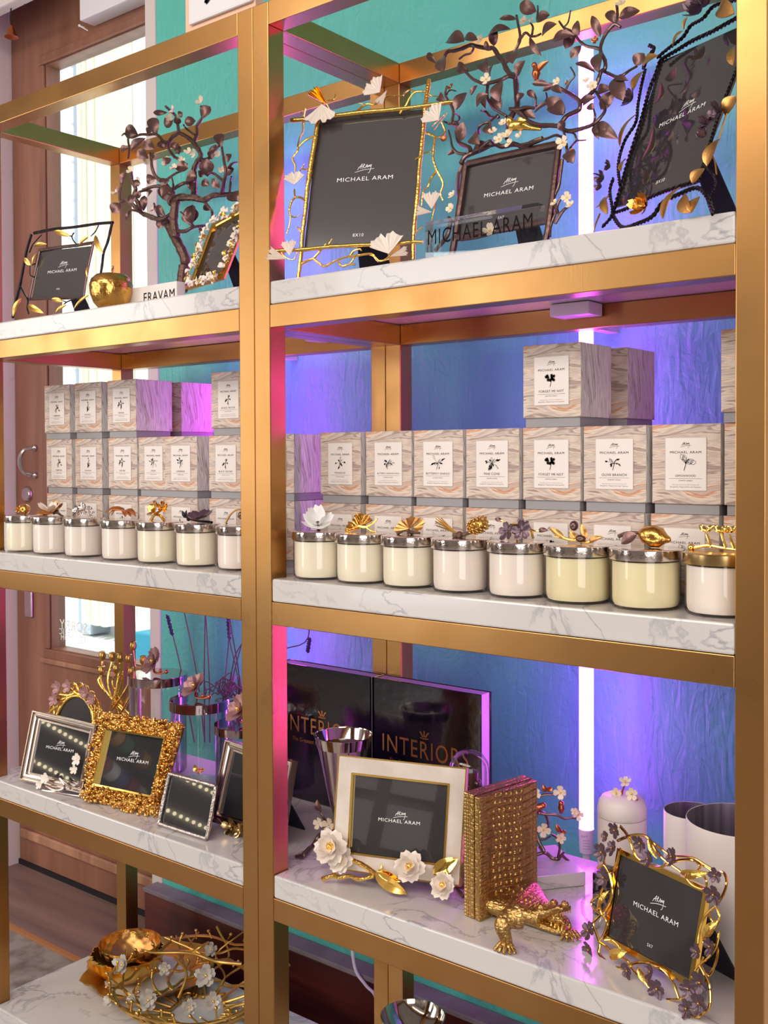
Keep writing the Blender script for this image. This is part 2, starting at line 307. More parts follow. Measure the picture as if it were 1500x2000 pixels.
def flower(g, c, n, R, k=5, cup=0.25, W=None, rot=0.0, notch=0.08, th=0.0007, shape=1.5):
    c = np.array(c, float); n = nrm(n); a = nrm(np.cross(n, [0.1, 0.3, 1.0])); b = np.cross(n, a); W = W or R*1.25*math.sin(math.pi/k)
    for i in range(k):
        t = rot+2*math.pi*i/k+random.uniform(-0.08, 0.08); u = math.cos(t)*a+math.sin(t)*b
        shell(g, petalfn(c, n, u, R*random.uniform(0.92, 1.05), W, cup*random.uniform(0.6, 1.5), notch, shape), 6, 5, n, th)
    return g
def ginkgo(g, base, dirv, n, R, span=1.0, th=0.0012):
    base = np.array(base, float); n = nrm(n); d = np.array(dirv, float); d = nrm(d-n*(d@n)); s = np.cross(n, d)
    def fn(t, q):
        a = (q*2-1)*span; rr = R*(1-0.10*abs(math.sin(q*math.pi*3.5))-0.20*math.exp(-((q-0.5)/0.05)**2))*t
        return base+(d*math.cos(a)+s*math.sin(a))*rr+n*(0.05*R*math.cos(q*math.pi*14)*t+0.12*R*t*t)
    return shell(g, fn, 5, 29, n, th)
# ------------------------------------------------------------------ objects
def thing(name, loc, label=None, cat=None, group=None, kind=None):
    o = bpy.data.objects.new(name, None); C0.objects.link(o); o.location = tuple(map(float, loc)); o.empty_display_size = 0.02
    tag(o, label, cat, group, kind); return o
def tag(o, label=None, cat=None, group=None, kind=None):
    if label: o['label'] = label
    if cat: o['category'] = cat
    if group: o['group'] = group
    if kind: o['kind'] = kind
    return o
WL = {}
def wloc(o):
    v = np.zeros(3)
    while o is not None: v = v+np.array(o.location); o = o.parent
    return v
def mk(name, g, mat, parent=None, smooth=True, label=None, bevel=0, loc=None, ang=40):
    """mesh in world coordinates, stored about its parent's (or its own) origin"""
    V = np.array(g.v)
    if parent is not None: org = wloc(parent)
    else: org = np.array(loc, float) if loc is not None else np.array([(V[:,0].min()+V[:,0].max())/2, (V[:,1].min()+V[:,1].max())/2, V[:,2].min()])
    me = bpy.data.meshes.new(name); me.from_pydata([tuple(p) for p in V-org], [], g.f); me.validate(); me.update()
    mats = mat if isinstance(mat, (list, tuple)) else [mat]
    for q in mats: me.materials.append(MATS[q])
    o = bpy.data.objects.new(name, me); C0.objects.link(o)
    if parent is not None: o.parent = parent
    else: o.location = tuple(org)
    if bevel:
        b = o.modifiers.new('bevel', 'BEVEL'); b.width = bevel; b.segments = 2; b.limit_method = 'ANGLE'; b.angle_limit = 0.6
    if smooth:
        me.polygons.foreach_set('use_smooth', [True]*len(me.polygons))
        bm = bmesh.new(); bm.from_mesh(me)
        for e in bm.edges:
            if len(e.link_faces) == 2 and e.calc_face_angle(0) > math.radians(ang): e.smooth = False
        bm.to_mesh(me); bm.free()
    if label: o['label'] = label
    return o
TXT = {}
def textgeo(s, serif=False):
    k = s
    if k in TXT: return TXT[k]
    cu = bpy.data.curves.new('t', 'FONT'); cu.body = s; cu.size = 1; cu.align_x = 'CENTER'; cu.resolution_u = 3; cu.space_character = 1.12
    o = bpy.data.objects.new('t', cu); C0.objects.link(o); bpy.context.view_layer.update()
    me = bpy.data.meshes.new_from_object(o.evaluated_get(bpy.context.evaluated_depsgraph_get()))
    V = [tuple(v.co) for v in me.vertices]; F = [tuple(p.vertices) for p in me.polygons]
    bpy.data.objects.remove(o); bpy.data.meshes.remove(me); bpy.data.curves.remove(cu); TXT[k] = (V, F); return V, F
def put(g, V, F, o, ex, ey, sx, sy=None, off=None, dz=0.0):
    sy = sy or sx; o = np.array(o, float); n = np.cross(ex, ey)
    return g.add([o+ex*v[0]*sx+ey*v[1]*sy+n*dz for v in V], F)
def text(g, s, c, ex, ey, width, dz=0.0004, hscale=1.0, mirror=False):
    """text centred at c (baseline) scaled to the given width"""
    V, F = textgeo(s); xs = [v[0] for v in V]; W = max(xs)-min(xs); k = width/W; mx = (max(xs)+min(xs))/2
    V = [((-1 if mirror else 1)*(v[0]-mx), v[1]) for v in V]
    return put(g, V, F, c, ex, ey, k, k*hscale, dz=dz)
def stroke(g, P, c, ex, ey, s, wd, dz=0.0004):
    """flat ribbon along a 2D polyline"""
    P = [np.array(p, float) for p in catm([np.array((a, b, 0.0)) for a, b in P], 3)]; n = len(P); V = []
    for i in range(n):
        t = nrm(P[min(i+1, n-1)]-P[max(i-1, 0)]); q = np.array([-t[1], t[0], 0]); V += [P[i]*s+q*wd/2, P[i]*s-q*wd/2]
    return put(g, V, [(2*i, 2*i+1, 2*i+3, 2*i+2) for i in range(n-1)], c, ex, ey, 1, dz=dz)
SIG = [[(-.42,-.18),(-.1,.25),(-.06,.3),(-.16,-.12)],[(-.36,.02),(0,.12)],[(.0,-.1),(.07,.28),(.16,.22),(.04,.08),(.2,-.06)],[(.2,-.06),(.34,.24),(.36,-.02)],[(.26,.06),(.4,.1)],
       [(.4,-.02),(.47,.18),(.5,.02),(.58,.2),(.6,.02),(.7,.22),(.62,-.35),(.48,-.5)],[(-.6,-.38),(.1,-.2),(.95,-.14)]]
def signature(g, c, ex, ey, s, wd=None, dz=0.0004):
    for p in SIG: stroke(g, [(a-0.15, b) for a, b in p], c, ex, ey, s, wd or s*0.035, dz)
    return g
EX, EZ = np.array([1.0, 0, 0]), np.array([0, 0, 1.0])
# ------------------------------------------------------------------ setting
S = 0.76
WLU, WRU, D, MT, HB, T = 1.1716*S, 1.1612*S, 0.5305*S, 0.0526*S, 0.0524*S, 0.05*S
ZT = 2.3481*S+ZO; Z1 = 1.6677*S+ZO; Z2 = 0.9942*S+ZO; Z3 = 0.3166*S+ZO; Z4 = 0.06
S1, S2, S3, S4 = Z1+MT, Z2+MT, Z3+MT, Z4+MT
YW, YD, ZC = 0.56, 0.645, 3.3
def struct(name, g, mat, **k): o = mk(name, g, mat, **k); o['kind'] = 'structure'; return o
XJ = atY(291, 800, YW)[0]; XT = atY(311, 800, YW)[0]
XDL = atY(30, 800, YD)[0]
g = G(); box(g, (-3.4, -4.32, 0), (4.4, -4.2, ZC)); struct('wall_front', g, 'room_wall', smooth=False)
g = G(); box(g, (4.4, -4.2, 0), (4.5, YW+0.12, ZC)); struct('wall_side', g, 'room_wall', smooth=False)
g = G(); box(g, (-3.5, -4.2, 0), (-3.4, YW+0.12, ZC)); struct('wall_far', g, 'room_wall', smooth=False)
g = G(); box(g, (XT, YW, 0), (4.4, YW+0.12, ZC)); struct('wall_back', g, 'wall', smooth=False)
g = G(); box(g, (-3.4, -4.2, -0.06), (4.4, YW+0.12, 0)); struct('floor', g, 'floor_stone', smooth=False)
g = G(); box(g, (-3.4, -4.2, ZC), (4.4, YW+0.12, ZC+0.08)); struct('ceiling', g, 'white_paint', smooth=False)
XWL = XDL-0.055
g = G(); box(g, (-3.4, 0.50, 0), (XDL-0.004, 0.74, ZC)); struct('wall_left', g, 'white_paint', smooth=False)
g = G(); box(g, (XJ, YW-0.004, 0), (XT, YD+0.07, ZC)); struct('trim_1', g, 'white_paint', smooth=False, bevel=0.003)
g = G(); box(g, (WRU+0.004, 0.10, 0), (WRU+0.22, YW-0.002, ZC)); struct('wall_right', g, 'cream', smooth=False)
# skirting box along the wall
XP = -0.962
g = G(); box(g, (XP, 0.511, 0), (1.05, YW-0.001, 0.166)); struct('baseboard_back', g, 'cherry', smooth=False)
g = G(); box(g, (XP-0.003, 0.508, 0.166), (1.05, YW-0.001, 0.178)); struct('trim_2', g, 'grey_top', smooth=False, bevel=0.002)
# threshold
g = G(); box(g, (XDL-0.3, 0.372, 0), (XP-0.004, YD+0.06, 0.006)); struct('trim_3', g, 'threshold', smooth=False)
g = G(); box(g, (XDL-0.3, 0.358, 0), (XP-0.004, 0.372, 0.008)); struct('trim_4', g, 'orange_wood', smooth=False)
# the door
gl = atY(95, 600, YD)[0]; gr = atY(296, 600, YD)[0]+0.06; zb = atY(104, 1266, YD)[2]; zt = atY(85, 131, YD)[2]; ztop = ZC-0.06
dr = thing('door_1', (XDL, YD, 0), kind='structure')
g = G(); box(g, (XDL, YD, 0.012), (gl, YD+0.05, ztop)); box(g, (gl, YD, 0.012), (gr, YD+0.05, zb)); box(g, (gl, YD, zt), (gr, YD+0.05, ztop)); mk('door_frame', g, 'door_wood', dr, smooth=False)
g = G()
for a, b in (((gl-0.03, YD-0.010, zb-0.035), (gr, YD, zb-0.004)), ((gl-0.03, YD-0.010, zt+0.004), (gr, YD, zt+0.035)), ((gl-0.032, YD-0.0095, zb-0.0035), (gl-0.004, YD, zt+0.0035))): box(g, a, b)
mk('glazing_bead', g, 'door_wood', dr, smooth=False, bevel=0.004)
g = G(); box(g, (gl-0.05, YD-0.012, zb-0.05), (gr, YD-0.002, zb-0.034)); mk('sill_moulding', g, 'jamb_wood', dr, smooth=False, bevel=0.003)
g = G(); box(g, (XDL+0.02, YD-0.012, 0.10), (gr, YD-0.001, 0.13)); mk('kick_moulding', g, 'jamb_wood', dr, smooth=False, bevel=0.004)
g = G(); box(g, (XDL, YD-0.006, 0.0), (gr, YD+0.0, 0.022)); mk('bottom_gap_strip', g, 'dark', dr, smooth=False)  # dark strip painted for the shaded gap under the door
g = G(); box(g, (gl-0.002, YD+0.022, zb-0.004), (gr, YD+0.026, zt+0.004)); mk('window_pane', g, 'window_glass', dr, smooth=False)
hx = atY(50, 930, YD-0.03)[0]; h0, h1 = atY(52, 875, YD)[2], atY(52, 928, YD)[2]
g = G(); tube(g, [(hx+0.012, YD, h0), (hx, YD-0.035, h0-0.008), (hx-0.008, YD-0.045, (h0+h1)/2), (hx, YD-0.035, h1+0.008), (hx+0.012, YD, h1)], [0.007, 0.006, 0.008, 0.006, 0.007]); ball(g, (hx+0.012, YD-0.002, h0), 0.011); ball(g, (hx+0.012, YD-0.002, h1), 0.011); mk('door_handle', g, 'steel', dr)
g = G(); q = atY(50, 965, YD); lathe(g, [(0, -0.012), (0.02, -0.012), (0.026, -0.004), (0.026, 0.0)], (q[0]+0.015, YD, q[2]), 20, (0, 1, 0)); mk('lock_cover', g, 'steel', dr)
g = G(); a = atY(58, 1150, YD); b = atY(58, 1205, YD); box(g, (a[0]-0.022, YD-0.008, b[2]), (a[0]+0.022, YD, a[2]+0.10)); mk('push_plate', g, 'steel', dr, smooth=False, bevel=0.006)
g = G()
for s, y, wd in (('SORRY', 1232, 0.145), ('NO PUBLIC', 1243, 0.15), ('RESTROOM', 1254, 0.13)):
    p = atY(143, y, YD+0.021); text(g, s, p, EX, EZ, wd, dz=0, mirror=True)
mk('glass_lettering', g, 'ink_white', dr, smooth=False)
# lower door opening head / jamb strip and things above the door
g = G(); box(g, (XWL, 0.50, 2.30), (XDL+0.10, YD-0.002, ZC)); 
p = atY(12, 22, 0.5); z_ = atY(30, 20, 0.50)[2]
g = G(); box(g, (XWL-0.5, 0.46, z_), (atY(72, 8, 0.46)[0], 0.499, ZC)); struct('trim_5', g, 'white_paint', smooth=False, bevel=0.006)
a = atY(158, 22, YD-0.05); b = atY(185, 30, YD-0.05); c = atY(215, 8, YD-0.05)
o = None; g = G(); box(g, (a[0], YD-0.055, b[2]), (c[0]+0.13, YD-0.001, b[2]+0.09)); o = mk('door_closer', g, 'white_plastic', smooth=False, bevel=0.003)
tag(o, 'white box shaped door closer screwed to the top of the wooden door', 'door closer')
g = G(); p = atY(163, 53, YD-0.004); q = atY(178, 61, YD-0.004); tube(g, [p+np.array([0, 0.004, 0]), p+np.array([0, -0.014, 0])], 0.0022); tube(g, [p+np.array([0, -0.012, 0]), q+np.array([0, -0.012, -0.002])], [0.0024, 0.0016]); ball(g, p+np.array([0, -0.014, 0]), 0.0045)
o = mk('coat_hook', g, 'ink_white'); tag(o, 'small white screw hook on the top rail of the wooden door', 'hook')
bl = thing('door_bell', atY(22, 62, 0.485), 'small copper shop bell hanging from a curved spring at the top left', 'bell')
q = atY(22, 62, 0.485); g = G(); lathe(g, [(0.0, 0.018), (0.006, 0.017), (0.011, 0.006), (0.015, -0.008), (0.021, -0.016), (0.019, -0.017), (0.0, -0.012)], q, 20); mk('bell_cup', g, 'copper', bl)
g = G(); tube(g, [q+np.array([0, 0, 0.018]), q+np.array([-0.004, 0, 0.05]), q+np.array([0.012, 0, 0.085]), q+np.array([0.045, 0.004, 0.088]), q+np.array([0.06, 0.012, 0.06])], 0.002); mk('spring', g, 'dark', bl)
# ------------------------------------------------------------------ outside
def fx(x, y, Y): return atY(x, y, Y)
YF = 3.4
fb = thing('building', (fx(150, 500, YF)[0], YF, 0), 'pale building across the street with cream fluted columns seen through the door glass', 'building')
g = G(); box(g, (-8.5, YF+0.3, -0.2), (-0.5, YF+0.5, 6.6)); mk('wall', g, 'facade_white', fb, smooth=False)
def xr(a, b, Y): return fx(a, 700, Y)[0], fx(b, 700, Y)[0]
x0, x1 = xr(121, 146, YF); g = G(); box(g, (x0, YF+0.12, 0), (x1, YF+0.31, 6.2)); mk('recess_panel', g, 'facade_grey', fb, smooth=False)
for a, b in ((152, 159), (163, 168), (172, 184), (188, 200)):
    x0, x1 = xr(a, b, YF); g = G(); box(g, (x0, YF, 0.1), (x1, YF+0.3, 6.2)); mk('column', g, 'facade_cream', fb, smooth=False, bevel=0.02)
x0, x1 = xr(100, 215, YF); g = G(); box(g, (x0-1, YF-0.1, 6.2), (x1+1, YF+0.3, 6.5)); mk('cornice', g, 'facade_cream', fb, smooth=False)
g = G()
for i in range(40): box(g, (fx(80, 700, YF)[0], YF+0.27, 0.4+i*0.15), (fx(120, 700, YF)[0], YF+0.3, 0.52+i*0.15))
mk('brick_courses', g, 'facade_white', fb, smooth=False)
g = G(); x0, x1 = xr(250, 300, YF)
for i in range(6): box(g, (x0, YF+0.26, 0.62+i*0.12), (x1, YF+0.3, 0.70+i*0.12))
mk('painted_bricks', g, 'pink_brick', fb, smooth=False)
a = atY(262, 1236, 2.6); b = atY(330, 1330, 2.6); g = G(); box(g, (a[0]-0.05, 2.6, 0.0), (b[0], 2.9, a[2])); o = mk('street_planter', g, 'cyan', smooth=False, bevel=0.02)
tag(o, 'bright turquoise box standing in the street beyond the door', 'box')
g = G(); box(g, (-9, YW+0.13, -0.12), (3, 6, -0.02)); struct('trim_6', g, 'facade_white', smooth=False)
# unseen fittings added across the room to give the frames something to reflect
dw = thing('reflection_rack', (-3.36, -3.45, 0.3), 'dark wall rack of coloured ribbon rolls under rows of small lamps, unseen, added for reflections', 'rack')
g = G(); box(g, (-3.395, -4.1, 0.3), (-3.36, -2.6, 2.3)); mk('back_board', g, 'dark_display', dw, smooth=False)
for j, z in enumerate((1.62, 1.80)):
    for i in range(11):
        g = G(); lathe(g, [(0, 0), (0.055, 0), (0.055, 0.09), (0, 0.09)], (-3.30, -3.95+i*0.115, z), 20, (0, 1, 0)); mk('ribbon_roll', g, ['ribbon_a', 'ribbon_b', 'ribbon_c', 'ribbon_d', 'white_plastic', 'ribbon_e'][(i*2+j*3) % 6], dw)
g = G()
for z in (0.92, 1.12, 1.34):
    for i in range(22): ball(g, (-3.33, -4.0+i*0.06, z), 0.012, 8, 5)
mk('reflection_lamps', g, 'reflection_lamp_glow', dw)
fp = thing('reflection_cards', (-0.25, -4.19, 1.2), 'plain white cards on the unseen wall, added for a frame to reflect', 'display')  # blank cards added out of view for their reflection
for i in range(2):
    for j in range(2): g = G(); box(g, (-0.62+i*0.34, -4.195, 1.24+j*0.30), (-0.36+i*0.34, -4.18, 1.48+j*0.30)); mk('reflection_card', g, 'white_plastic', fp, smooth=False)
# ------------------------------------------------------------------ shelving
def unit(x0, x1, label):
    r = thing('shelving_frame', (x0, 0, 0), label, 'shelving unit', 'brushed brass shelving frames')
    for a in (x0, x1-T):
        for y in (0, D-T):
            g = G(); box(g, (a+0.0003, y, 0), (a+T-0.0003, y+T, ZT)); mk('post', g, 'brass', r, smooth=False, bevel=0.0012)
    for z in (ZT, Z1, Z2, Z3, Z4):
        for nm, a, b in (('front_rail', (x0+T, 0.0002, z-HB), (x1-T, T, z)), ('back_rail', (x0+T, D-T, z-HB), (x1-T, D-0.0002, z)),
                         ('side_rail', (x0+0.0004, T, z-HB), (x0+T, D-T, z)), ('side_rail', (x1-T, T, z-HB), (x1-0.0004, D-T, z))):
            g = G(); box(g, a, b); mk(nm, g, 'brass', r, smooth=False, bevel=0.0012)
    return r
unit(0, WRU, 'tall brushed brass shelving frame on the right, nearest the viewer'); unit(-WLU, 0, 'tall brushed brass shelving frame on the left, beside the wooden door')
LV = [('uppermost', 'black twig picture frame and the golden apple', 'large gold branch picture frame and the rope edged frame'), ('second from top', 'seven candle jars in front of the stacked boxes', 'eight candle jars in front of the stacked boxes'),
      ('third from top', 'gold pebbled picture frame', 'golden crocodile bookend'), ('lowest', 'golden bowl and twig basket', 'round steel bowl')]
for x0, x1, side in ((-WLU, 0, 0), (0, WRU, 1)):
    for i, z in enumerate((Z1, Z2, Z3, Z4)):
        g = G(); P = [(x0+T+.0004, 0.0005), (x1-T-.0004, 0.0005), (x1-T-.0004, T+.0004), (x1-.0008, T+.0004), (x1-.0008, D-T-.0004), (x1-T-.0004, D-T-.0004), (x1-T-.0004, D-.001), (x0+T+.0004, D-.001), (x0+T+.0004, D-T-.0004), (x0+.0008, D-T-.0004), (x0+.0008, T+.0004), (x0+T+.0004, T+.0004)]
        n = len(P); g.add([(a, b, z+.0004) for a, b in P]+[(a, b, z+MT) for a, b in P], [tuple(range(n))[::-1], tuple(range(n, 2*n))]+[(k, (k+1) % n, n+(k+1) % n, n+k) for k in range(n)])
        o = mk('marble_shelf', g, 'marble', smooth=False, bevel=0.003)
        tag(o, 'thick white marble shelf holding the '+LV[i][1+side], 'shelf', 'white marble shelves')
# LED tubes
def ledtube(x, ztop, zbot, label):
    r = thing('tube_light', (x, 0.45, zbot), label, 'tube light', 'upright tube lights behind the shelves')
    g = G(); lathe(g, [(0, zbot), (0.0132, zbot), (0.0132, ztop), (0, ztop)], (x, 0.45, 0), 24); mk('glowing_tube', g, 'tube_light', r)
    g = G(); lathe(g, [(0.0, zbot-0.062), (0.007, zbot-0.062), (0.0075, zbot-0.046), (0.0125, zbot-0.044), (0.0145, zbot), (0.0, zbot)], (x, 0.45, 0), 24); e = mk('end_cap', g, 'white_plastic', r)
    for zz in (Z1-0.02, Z2-0.02): g = G(); box(g, (x-0.012, 0.455, zz-0.008), (x+0.012, YW-0.0005, zz+0.008)); tube(g, [(x+0.0145*math.cos(a), 0.45+0.0145*math.sin(a), zz) for a in np.linspace(0, 6.2832, 20)], 0.0022, 6, 0); mk('wall_bracket', g, 'white_plastic', r, smooth=False)
    g = G(); c = np.array([x+0.003, 0.4345, zbot-0.012]); d = nrm(np.array([CAM[0]-x, CAM[1]-0.45, 0])); c = np.array([x, 0.45, 0])+d*0.0150
    ex = nrm(np.cross(EZ, -d)); ex = -ex if ex[0] < 0 else ex
    text(g, 'DAY', c+EZ*(zbot-0.012)-ex*0.004, ex, EZ, 0.011, dz=0.0006)
    for k in range(4): stroke(g, [(-0.006, 0), (0, 0), (0.006, 0)], c+EZ*(zbot-0.018-k*0.005), ex, EZ, 1, 0.0006, dz=0.0006)
    mk('cap_lettering', g, 'ink_grey', e, smooth=False)
XL1 = atY(1145, 1000, 0.45)[0]; zb1 = atY(1147, 1618, 0.45)[2]; zt1 = ZT-0.035
ledtube(XL1, zt1, zb1, 'glowing pink tube light standing upright behind the right shelving, left of the white canister')
XL2 = atY(512, 900, 0.45)[0]
ledtube(XL2, zt1, zb1, 'tube light hidden behind the two middle brass posts')
def driver(x0, x1, y0, y1, zz, lab):
    g = G(); box(g, (x0, y0, zz-0.022), (x1, y1, zz-0.0005)); o = mk('junction_box', g, 'white_plastic', smooth=False, bevel=0.002); tag(o, lab, 'junction box')
a = atZ(1078, 618, Z1-0.02); driver(a[0], a[0]+0.075, D-T-0.055, D-T-0.004, Z1, 'flat white junction box under the uppermost right shelf')
driver(-0.17, -0.095, D-T-0.055, D-T-0.004, Z1, 'flat white junction box under the uppermost left shelf')
# sign standing on the left unit
YS = 0.008
a = atY(362, 60, YS); b = atY(373, 55, YS)
sg = thing('sign_board', (a[0]+0.1, YS, ZT), 'white sign panel on a peach board standing on top of the left shelving', 'sign')
g = G(); box(g, (a[0], YS+0.001, ZT+0.0005), (-0.001, YS+0.02, ZT+0.42)); mk('backing_board', g, 'peach', sg, smooth=False)
g = G(); box(g, (b[0], YS-0.007, ZT+0.012), (-0.004, YS+0.0005, ZT+0.40)); pn = mk('sign_panel', g, 'white_plastic', sg, smooth=False, bevel=0.006)
g = G(); q = atY(402, 6, YS-0.0075)
for P in ([(0, 0), (0.02, 0.01), (0.05, 0.004)], [(0, 0), (0.012, 0.03), (0.04, 0.06)], [(0.02, 0.004), (0.035, 0.03), (0.08, 0.05)]): stroke(g, P, q, EX, EZ, 1, 0.008, dz=0.0006)
mk('drawing', g, 'ink_black', pn, smooth=False)
# ------------------------------------------------------------------ candle boxes
BW, BH = 0.1, 0.127
def drawing(g, c, ex, ey, s, kind):
    rnd = random.Random(kind*7+3)
    def lf(x, y, a, l, w_, hollow=False):
        ca, sa = math.cos(a), math.sin(a); P = []
        for t in np.linspace(0, 1, 7): P.append((t*l, w_*math.sin(math.pi*t)/2))
        Q = P+[(u, -v) for u, v in P[::-1][1:-1]]; V = [(x+u*ca-v*sa, y+u*sa+v*ca) for u, v in Q]
        if hollow: stroke(g, V+[V[0]], c, ex, ey, s, s*0.02)
        else: put(g, V, [tuple(range(len(V)))], c, ex, ey, s, dz=0.0004)
    stem = [(-0.1, -0.55), (0.0, -0.2), (0.05, 0.05), (0.25, 0.25)]; stroke(g, stem, c, ex, ey, s, s*0.04)
    n = [7, 9, 9, 14, 12, 8, 6, 8, 7, 9, 8, 9][kind % 12]
    for i in range(n):
        a = rnd.uniform(0, 6.28); r = rnd.uniform(0.05, 0.35); x, y = r*math.cos(a)*1.4, r*math.sin(a)
        stroke(g, [(0, -0.1), (x*0.5, y*0.5-0.03), (x, y)], c, ex, ey, s, s*0.018)
        if kind % 12 == 6: lf(x, y-0.1, a, 0.42, 0.3, True)
        elif kind % 12 == 4:
            for k in range(5): lf(x, y, k*1.256, 0.14, 0.09)
        else: lf(x, y, a+rnd.uniform(-0.6, 0.6), rnd.uniform(0.2, 0.38), rnd.uniform(0.07, 0.16), rnd.random() < 0.3)
def candle_box(x0, y0, z0, name, kind, label, group, w_=BW, h=BH, dep=0.1, lab=True, rot=0.0):
    r = thing('candle_box', (x0+w_/2, y0+dep/2, z0), label, 'box', group)
    hb = h*0.115
    g = G(); box(g, (x0+0.003, y0+0.003, z0+0.0003), (x0+w_-0.003, y0+dep-0.003, z0+hb+0.01)); mk('base', g, 'box_base', r, smooth=False)
    g = G(); box(g, (x0, y0, z0+hb), (x0+w_, y0+dep, z0+h-0.0003)); ld = mk('lid', g, ['box_front', 'box_side'], r, smooth=False, bevel=0.0008)
    for p in ld.data.polygons:
        if abs(p.normal.x) > 0.7: p.material_index = 1
    ld.data.update()
    if lab:
        lw, lh = w_*0.60, (h-hb)*0.66; cx = x0+w_/2; cz = z0+hb+(h-hb)*0.50; yf = y0
        g = G(); box(g, (cx-lw/2, yf-0.0007, cz-lh/2), (cx+lw/2, yf+0.0005, cz+lh/2)); lb = mk('paper_label', g, 'label_paper', r, smooth=False)
        g = G()
        for a, b in (((-1, -1), (1, -1)), ((1, -1), (1, 1)), ((1, 1), (-1, 1)), ((-1, 1), (-1, -1))):
            stroke(g, [(a[0]*lw/2, a[1]*lh/2), ((a[0]+b[0])*lw/4, (a[1]+b[1])*lh/4), (b[0]*lw/2, b[1]*lh/2)], (cx, yf-0.0008, cz), EX, EZ, 1, 0.0009, dz=0.0)
        mk('label_border', g, 'label_edge', lb, smooth=False)
        g = G(); c = lambda q: np.array([cx, yf-0.0008, cz+q*lh])
        signature(g, c(0.37), EX, EZ, lw*0.17, lw*0.006, 0.0002)
        text(g, 'MICHAEL ARAM', c(0.20), EX, EZ, lw*0.76, 0.0002, 0.82)
        drawing(g, c(0.03), EX, EZ, lw*0.35, kind)
        text(g, name, c(-0.24), EX, EZ, lw*min(0.8, 0.055*len(name)), 0.0002)
        stroke(g, [(-0.4*lw, 0), (0, 0), (0.4*lw, 0)], c(-0.275), EX, EZ, 1, 0.0003, 0.0002)
        text(g, 'SCENTED CANDLE', c(-0.325), EX, EZ, lw*0.34, 0.0002)
        mk('printed_lettering', g, 'ink_black', lb, smooth=False)
        g = G()
        for k in range(2): text(g, 'Captivating notes of wood, fruit and flowers with' if k == 0 else 'Bergamot, Peppermint and Cypress', c(-0.40-0.045*k), EX, EZ, lw*(0.66 if k == 0 else 0.74), 0.0002, 1.0)
        mk('small_print', g, 'ink_grey', lb, smooth=False)
    return r
NR = ['MAGNOLIA', 'BUTTERFLY GINKGO GOLD', 'BUTTERFLY GINKGO', 'PINE CONE', 'FORGET ME NOT', 'OLIVE BRANCH', 'LEMONWOOD', 'WISTERIA']
XR = [0.040, 0.147, 0.252, 0.358, 0.465, 0.568, 0.678, 0.784]
for row in (0, 1):
    for i, x in enumerate(XR):
        what = NR[i].capitalize() if i < 7 else 'cut off'
        if row == 1:
            if i < 7: lab = f'candle box printed {NR[i]} in the upper full row'
            else: lab = 'marbled candle box half hidden by the right brass post, in the upper full row'
        else: lab = f'lower candle box under the {NR[i]} box, behind the jars' if i < 7 else 'lowest marbled candle box beside the right brass post, behind the jars'
        dx = [0.0, 0.0, 0.0, 0.0, 0.0, 0.002, 0.001, 0.0][i]
        candle_box(x+(dx if row else -0.001), 0.125, S2+row*BH, NR[i], i, lab, 'marbled candle boxes on the right shelf', w_=0.1 if i else 0.095)
candle_box(0.4655, 0.125, S2+2*BH, NR[4], 4, 'candle box printed FORGET ME NOT alone on top of the right stack', 'marbled candle boxes on the right shelf')
candle_box(0.484, 0.245, S2+2*BH, NR[4], 4, 'pale striped candle box just behind the lone FORGET ME NOT box', 'marbled candle boxes on the right shelf', lab=False)
for row in (0, 1): candle_box(0.484, 0.245, S2+row*BH, NR[4], 4, ('lower' if row == 0 else 'upper')+' hidden candle box of the back stack carrying the pale striped box', 'marbled candle boxes on the right shelf', lab=False)
candle_box(0.781, 0.120, S2+2*BH, NR[7], 7, 'marbled candle box high on the stack, mostly hidden by the right brass post', 'marbled candle boxes on the right shelf')
NLb = ['TUBEROSE', 'DOGWOOD', 'ORCHID', 'PALM', 'GARDENIA', 'BLACK ORCHID']
YB = 0.15
colw = ['first', 'second', 'third', 'fourth', 'fifth', 'sixth']
XLs = [atY(x, 900, YB)[0] for x in (91, 147, 212, 271, 331, 408)]
for row in (0, 1):
    for i, x in enumerate(XLs):
        y = YB-(0.012 if i == 4 else 0); lb = f'candle box in the {"middle" if row else "bottom"} row, left shelf, {colw[i]} from the door'
        if i == 5: x = -0.148+(-0.0); 
        candle_box(XLs[i] if i < 5 else max(XLs[i], -0.30), y, S2+row*BH, NLb[i], i+7, lb, 'marbled candle boxes on the left shelf')
for i, px_ in ((0, 87), (1, 146), (2, 210), (5, 413)):
    x = atY(px_, 800, YB)[0]
    candle_box(x, YB, S2+2*BH, NLb[i], i+7, f'top row candle box above the {colw[i]} stack from the door', 'marbled candle boxes on the left shelf')
# striped sides seen behind the top row
XB = XLs[2]
k0 = atY(210, 800, YB)[0]+BW
for n_, (dx, dy, lb) in enumerate(((0.002, 0.125, 'candle box behind the third one of the top row, side lit magenta'),)):
    for row in (0, 1, 2):
        if dy > 0.15 and YB+dy+0.1 > D-0.002: dy = D-0.103-YB
        candle_box(k0-BW+dx, YB+dy+0.001*n_, S2+row*BH, '', 3, lb if row == 2 else f'{["lowest", "middle"][row]} box of the back stack behind the third column, left shelf', 'marbled candle boxes on the left shelf', lab=False)
for row in (0, 1):
    for y, wd in ((YB, 'front'), (YB+0.103, 'back')):
        candle_box(-0.150, y, S2+row*BH, NLb[5], 12, f'{"upper" if row else "lower"} {wd} candle box at the right end of the left shelf', 'marbled candle boxes on the left shelf', lab=(y == YB))
